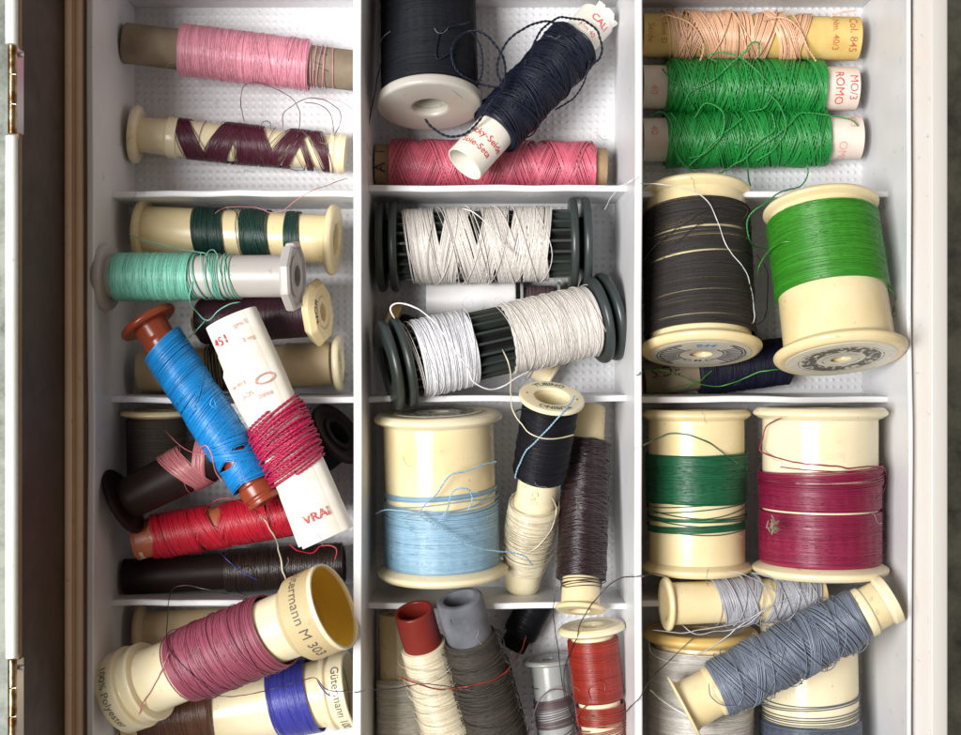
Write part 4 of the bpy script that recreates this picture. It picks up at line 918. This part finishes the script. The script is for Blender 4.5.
def tray_material(name, dimples):
    m, t, b = nt(name)
    tc = t.nodes.new('ShaderNodeTexCoord')
    n = t.nodes.new('ShaderNodeTexNoise'); n.inputs['Scale'].default_value = 30; n.inputs['Detail'].default_value = 6; t.links.new(tc.outputs['Object'], n.inputs['Vector'])
    mixed(t, b, n.outputs['Fac'], (.68, .675, .68), (.78, .78, .80), .35, .65)
    n5 = t.nodes.new('ShaderNodeTexNoise'); n5.inputs['Scale'].default_value = 330; n5.inputs['Detail'].default_value = 5; t.links.new(tc.outputs['Object'], n5.inputs['Vector'])
    r5 = t.nodes.new('ShaderNodeValToRGB'); r5.color_ramp.elements[0].position = .66; r5.color_ramp.elements[1].position = .78; r5.color_ramp.elements[1].color = (.7, .7, .7, 1); t.links.new(n5.outputs['Fac'], r5.inputs['Fac'])
    x5 = t.nodes.new('ShaderNodeMix'); x5.data_type = 'RGBA'; src = b.inputs['Base Color'].links[0].from_socket; t.links.new(r5.outputs['Color'], x5.inputs['Factor']); t.links.new(src, x5.inputs[6]); x5.inputs[7].default_value = (.40, .34, .28, 1); t.links.new(x5.outputs[2], b.inputs['Base Color'])
    b.inputs['Roughness'].default_value = .38; b.inputs['Specular IOR Level'].default_value = .45
    b.inputs['Subsurface Weight'].default_value = .15; b.inputs['Subsurface Radius'].default_value = (1, .95, .9); b.inputs['Subsurface Scale'].default_value = 5 * U
    bp = t.nodes.new('ShaderNodeBump')
    if dimples:
        sx = t.nodes.new('ShaderNodeSeparateXYZ'); t.links.new(tc.outputs['Object'], sx.inputs[0]); ss = []
        for ax in 'XY':
            mu = t.nodes.new('ShaderNodeMath'); mu.operation = 'MULTIPLY'; mu.inputs[1].default_value = 2 * PI / (8.0 * U); t.links.new(sx.outputs[ax], mu.inputs[0])
            si = t.nodes.new('ShaderNodeMath'); si.operation = 'SINE'; t.links.new(mu.outputs[0], si.inputs[0])
            ab = t.nodes.new('ShaderNodeMath'); ab.operation = 'MULTIPLY_ADD'; ab.inputs[1].default_value = .5; ab.inputs[2].default_value = .5; t.links.new(si.outputs[0], ab.inputs[0]); ss.append(ab)
        pr = t.nodes.new('ShaderNodeMath'); pr.operation = 'MULTIPLY'; t.links.new(ss[0].outputs[0], pr.inputs[0]); t.links.new(ss[1].outputs[0], pr.inputs[1])
        pw = t.nodes.new('ShaderNodeMath'); pw.operation = 'POWER'; pw.inputs[1].default_value = 2.0; t.links.new(pr.outputs[0], pw.inputs[0])
        nv = t.nodes.new('ShaderNodeTexNoise'); nv.inputs['Scale'].default_value = 60; nv.inputs['Detail'].default_value = 4; t.links.new(tc.outputs['Object'], nv.inputs['Vector'])
        mv = t.nodes.new('ShaderNodeMath'); mv.operation = 'MULTIPLY'; t.links.new(pw.outputs[0], mv.inputs[0]); t.links.new(nv.outputs['Fac'], mv.inputs[1]); t.links.new(mv.outputs[0], bp.inputs['Height']); bp.inputs['Strength'].default_value = .8; bp.inputs['Distance'].default_value = 2.2 * U
    else:
        n2 = t.nodes.new('ShaderNodeTexNoise'); n2.inputs['Scale'].default_value = 1200; t.links.new(tc.outputs['Object'], n2.inputs['Vector'])
        t.links.new(n2.outputs['Fac'], bp.inputs['Height']); bp.inputs['Strength'].default_value = .06; bp.inputs['Distance'].default_value = U
    t.links.new(bp.outputs['Normal'], b.inputs['Normal'])
    return m
TRAY = tray_material('white tray plastic', False); DIMPLE = tray_material('dimpled tray plastic', True)

tray = bpy.data.objects.new('sorting_tray', None); COL.objects.link(tray)
describe(tray, 'white plastic sorting tray divided into rows of compartments full of thread', 'sorting tray')
XL, XR, YT, YB = -387.0, 427.5, 402.0, -560.0
slab([(XL - 6, XR + 6, YB - 6, YT + 6, -8, 0)], 'floor_panel', DIMPLE, tray, .5)
wall([(XL - 3.5, YB), (XL - 3.5, YT + 6)], RIM, -7, 7, 0, 'outer_wall', TRAY, tray)
wall([(XR + 2, YB), (XR + 2, YT + 6)], RIM, -7, 4.5, 0, 'outer_wall', TRAY, tray)
wall([(XL, YT + 4), (XR, YT + 4)], RIM - 1, -7, 7, 0, 'outer_wall', TRAY, tray)
V1, V2 = -123.3, 158.4
wall([(V1, YB), (V1, YT + 1)], RIM - .5, -3, 8.5, 3, 'long_divider', TRAY, tray)
wall([(V2, YB), (V2, YT + 1)], RIM - .7, -3, 7.5, 5, 'long_divider', TRAY, tray)
H = 97.0
def hy(y): return (CY - y) * (ZC - H) / DT
for (x0, x1, ys, dz) in ((XL, V1 - 2, (194, 400, 603), 0), (V1 + 2, V2 - 2, (188, 399, 606), .3), (V2 + 2, XR, (194, 399.5, 604), -.2)):
    for y in ys: wall([(x0 - 1, hy(y)), (x1 + 1, hy(y) + (0 if y != 194 or x1 > 0 else .5))], H + dz, -3, 6.5, 2, 'cross_divider', TRAY, tray, 1.4)

BOX = plastic('aged white box plastic', (.64, .62, .59), .42, .1, .05, (.66, .60, .54))
m, t, b = nt('stained box rim'); tc, n = noise_bump(t, b, 800, .08, 1, 3)
mp = t.nodes.new('ShaderNodeMapping'); mp.inputs['Scale'].default_value = (120, 9, 30); t.links.new(tc.outputs['Object'], mp.inputs['Vector'])
n2 = t.nodes.new('ShaderNodeTexNoise'); n2.inputs['Scale'].default_value = 1.6; n2.inputs['Detail'].default_value = 4; t.links.new(mp.outputs['Vector'], n2.inputs['Vector'])
mixed(t, b, n2.outputs['Fac'], (.40, .26, .13), (.57, .545, .51), .26, .33); b.inputs['Roughness'].default_value = .45; RIMM = m
BOUNCETAN = plastic('bounce-tinted tan box plastic', (.88, .68, .49), .45, .1, .1, (.80, .58, .39))  # warm bounce light of the shaded left side, put into the wall colour
box = bpy.data.objects.new('sewing_box', None); COL.objects.link(box); describe(box, 'white plastic sewing box holding the tray, with a dark lid raised along its left side', 'sewing box')
slab([(434.5, 468, YB, YT + 40, -36, 158)], 'side_wall', BOX, box, 2)
slab([(452, 469.2, YB, YT + 40, 140, 160.5)], 'rim_bead', RIMM, box, 2.2)
slab([(XL - 30, XL - 12, YB, YT + 40, -36, 156)], 'side_wall', BOUNCETAN, box, 2)
for x in (XL - 31, XL - 20): slab([(x, x + 8, YB, YT + 40, 150, 162)], 'rim_bead', BOUNCETAN, box, 3)
slab([(XL - 10, 432, YT + 14, YT + 40, -36, 158)], 'end_wall', BOX, box, 2)
# lid standing open along the left side
LIDIN = plastic('dark brown lid lining', (.075, .047, .032), .55, 0, .25, (.04, .026, .018))
LIDRIM = plastic('white lid edge', (.76, .78, .76), .25, .1, .05)
LIDWALL = plastic('tan lid wall', (.28, .20, .14), .5, 0, .2)
lx = -418
lid = [slab([(lx - 5, lx, YB, YT + 60, -30, 296)], 'lid_panel', LIDIN, box, 1),
       slab([(lx - 6, lx + 3, YB, YT + 60, 296, 304)], 'lid_ledge', LIDWALL, box, 1.2)]
mb = MB()
for a, b_ in ((YB, -270), (-252, 212), (300, YT + 60)):
    pass
def yy(y, z=318): return at(0, y, z)[1]
for ya, yb in ((-60, 44), (136, 658), (738, 960)):
    mb = MB(); p = np.linspace([lx, yy(ya), 316], [lx, yy(yb), 316], 12); sweep(mb, p, np.array([5.3] + [5.5] * 10 + [5.3]), None, 16)
    mb.build('lid_edge', LIDRIM, box)
METAL, t, b = nt('worn brass'); b.inputs['Metallic'].default_value = 1; b.inputs['Roughness'].default_value = .28
tc, n = noise_bump(t, b, 500, .2, 1, 4); mixed(t, b, n.outputs['Fac'], (.16, .085, .035), (.42, .31, .19), .4, .6)
STEEL, t, b = nt('dull steel'); b.inputs['Metallic'].default_value = 1; b.inputs['Roughness'].default_value = .3; b.inputs['Base Color'].default_value = (.55, .54, .53, 1)
for lab, ya, yb in (('brass hinge barrel on the lid edge near the top', 45, 134), ('brass hinge barrel on the lid edge near the bottom', 659, 745)):
    h = bpy.data.objects.new('hinge', None); COL.objects.link(h); h.location = (lx * U, yy((ya + yb) / 2) * U, 316 * U); h.parent = box; bpy.context.view_layer.update()
    ys = np.linspace(yy(ya), yy(yb), 4)
    for i in range(3):
        mb = MB(); c = np.array([[lx + 1, ys[i] - .3, 317], [lx + 1, ys[i] - .5, 317], [lx + 1, ys[i + 1] + .5, 317], [lx + 1, ys[i + 1] + .3, 317]])
        sweep(mb, c, np.array([3.6, 4, 4, 3.6]), None, 20); mb.build('knuckle', METAL, h, world=True)
    mb = MB(); mb.add([(lx + x, y, z) for y in (ys[0] - 2, ys[-1] + 2) for x, z in ((0, 318), (4.5, 318), (5.5, 300), (4.5, 300))], [np.array([[0, 1, 5, 4], [1, 2, 6, 5], [2, 3, 7, 6], [3, 0, 4, 7]]), np.array([[3, 2, 1, 0], [4, 5, 6, 7]])])
    mb.build('hinge_leaf', STEEL, h, world=True, smooth=False)
    mb = MB(); a_ = np.linspace(0, 1, 8); q = at(24.5, ya + 9, 312); lathe_ = [(q + [0, 0, z]) for z in (0, 1.5, 2.2)]
    sweep(mb, np.array([[lx + 6, q[1], 309], [lx + 8, q[1], 309], [lx + 8.8, q[1], 309]]), np.array([2.6, 2.2, .6]), np.tile([0, 0, 1.0], (3, 1)), 12); mb.build('rivet', STEEL, h, world=True)

TABLE, t, b = nt('grey mottled tabletop'); tc, n = noise_bump(t, b, 260, .35, 1.5, 8)
n2 = t.nodes.new('ShaderNodeTexNoise'); n2.inputs['Scale'].default_value = 55; n2.inputs['Detail'].default_value = 9; n2.inputs['Roughness'].default_value = .7; t.links.new(tc.outputs['Object'], n2.inputs['Vector'])
r_ = mixed(t, b, n2.outputs['Fac'], (.09, .10, .085), (.33, .35, .30), .36, .60); b.inputs['Roughness'].default_value = .7
o = slab([(-2200, 2200, -2200, 2200, -56, -37)], 'tabletop', TABLE, None, 0); o['kind'] = 'structure'

lay_loose()
mb = MB(); bpy.context.view_layer.update()
for i in range(46):
    x, y = rng.uniform(110, 890), rng.uniform(20, 725); a = rng.uniform(0, 6); w = [np.array([x, y, 4.0])]
    for j in range(5):
        a += rng.normal() * .6; st = rng.uniform(1.5, 5); w.append(w[-1] + np.array([math.cos(a), math.sin(a), 0]) * st)
    sweep(mb, drape(spline([at(*q) for q in w], 1.5), .4, 400), .2, None, 4, rng.uniform(0, 1))
o = mb.build('lint', thread('lint fibre', (.40, .36, .33)), angle=0); o['kind'] = 'stuff'
# ================================================================== light and camera
W = bpy.data.worlds.new('World'); SC.world = W; W.use_nodes = True
tcw = W.node_tree.nodes.new('ShaderNodeTexCoord'); sw = W.node_tree.nodes.new('ShaderNodeSeparateXYZ'); rw = W.node_tree.nodes.new('ShaderNodeValToRGB')
W.node_tree.links.new(tcw.outputs['Generated'], sw.inputs[0]); mw = W.node_tree.nodes.new('ShaderNodeMapRange'); mw.inputs['From Min'].default_value = -1
W.node_tree.links.new(sw.outputs['X'], mw.inputs['Value']); W.node_tree.links.new(mw.outputs['Result'], rw.inputs['Fac'])
rw.color_ramp.elements[0].position = .3; rw.color_ramp.elements[0].color = (.95, .92, .90, 1); rw.color_ramp.elements[1].position = .8; rw.color_ramp.elements[1].color = (.82, .66, .52, 1)
bg = W.node_tree.nodes['Background']; W.node_tree.links.new(rw.outputs['Color'], bg.inputs['Color']); bg.inputs['Strength'].default_value = .30
def lamp(name, pos, size, power, col, target=(0, 0, 60)):
    l = bpy.data.lights.new(name, 'AREA'); l.shape = 'RECTANGLE'; l.size, l.size_y = size; l.energy = power; l.color = col
    o = bpy.data.objects.new(name, l); COL.objects.link(o); o.location = pos
    d = Vector([q * U for q in target]) - o.location; o.rotation_euler = d.to_track_quat('-Z', 'Y').to_euler(); return o
lamp('window_light', (-.50, -.06, .92), (.42, .46), 17.2, (1.0, .995, .985))
cam = bpy.data.cameras.new('camera'); co = bpy.data.objects.new('camera', cam); COL.objects.link(co)
co.location = (0, 0, ZC * U); cam.sensor_width = 36; cam.lens = 36 * DT / 961; cam.clip_start = .01; cam.clip_end = 20
SC.camera = co
SC.view_settings.view_transform = 'Standard'; SC.view_settings.look = 'None'; SC.view_settings.gamma = 1; SC.view_settings.exposure = 0
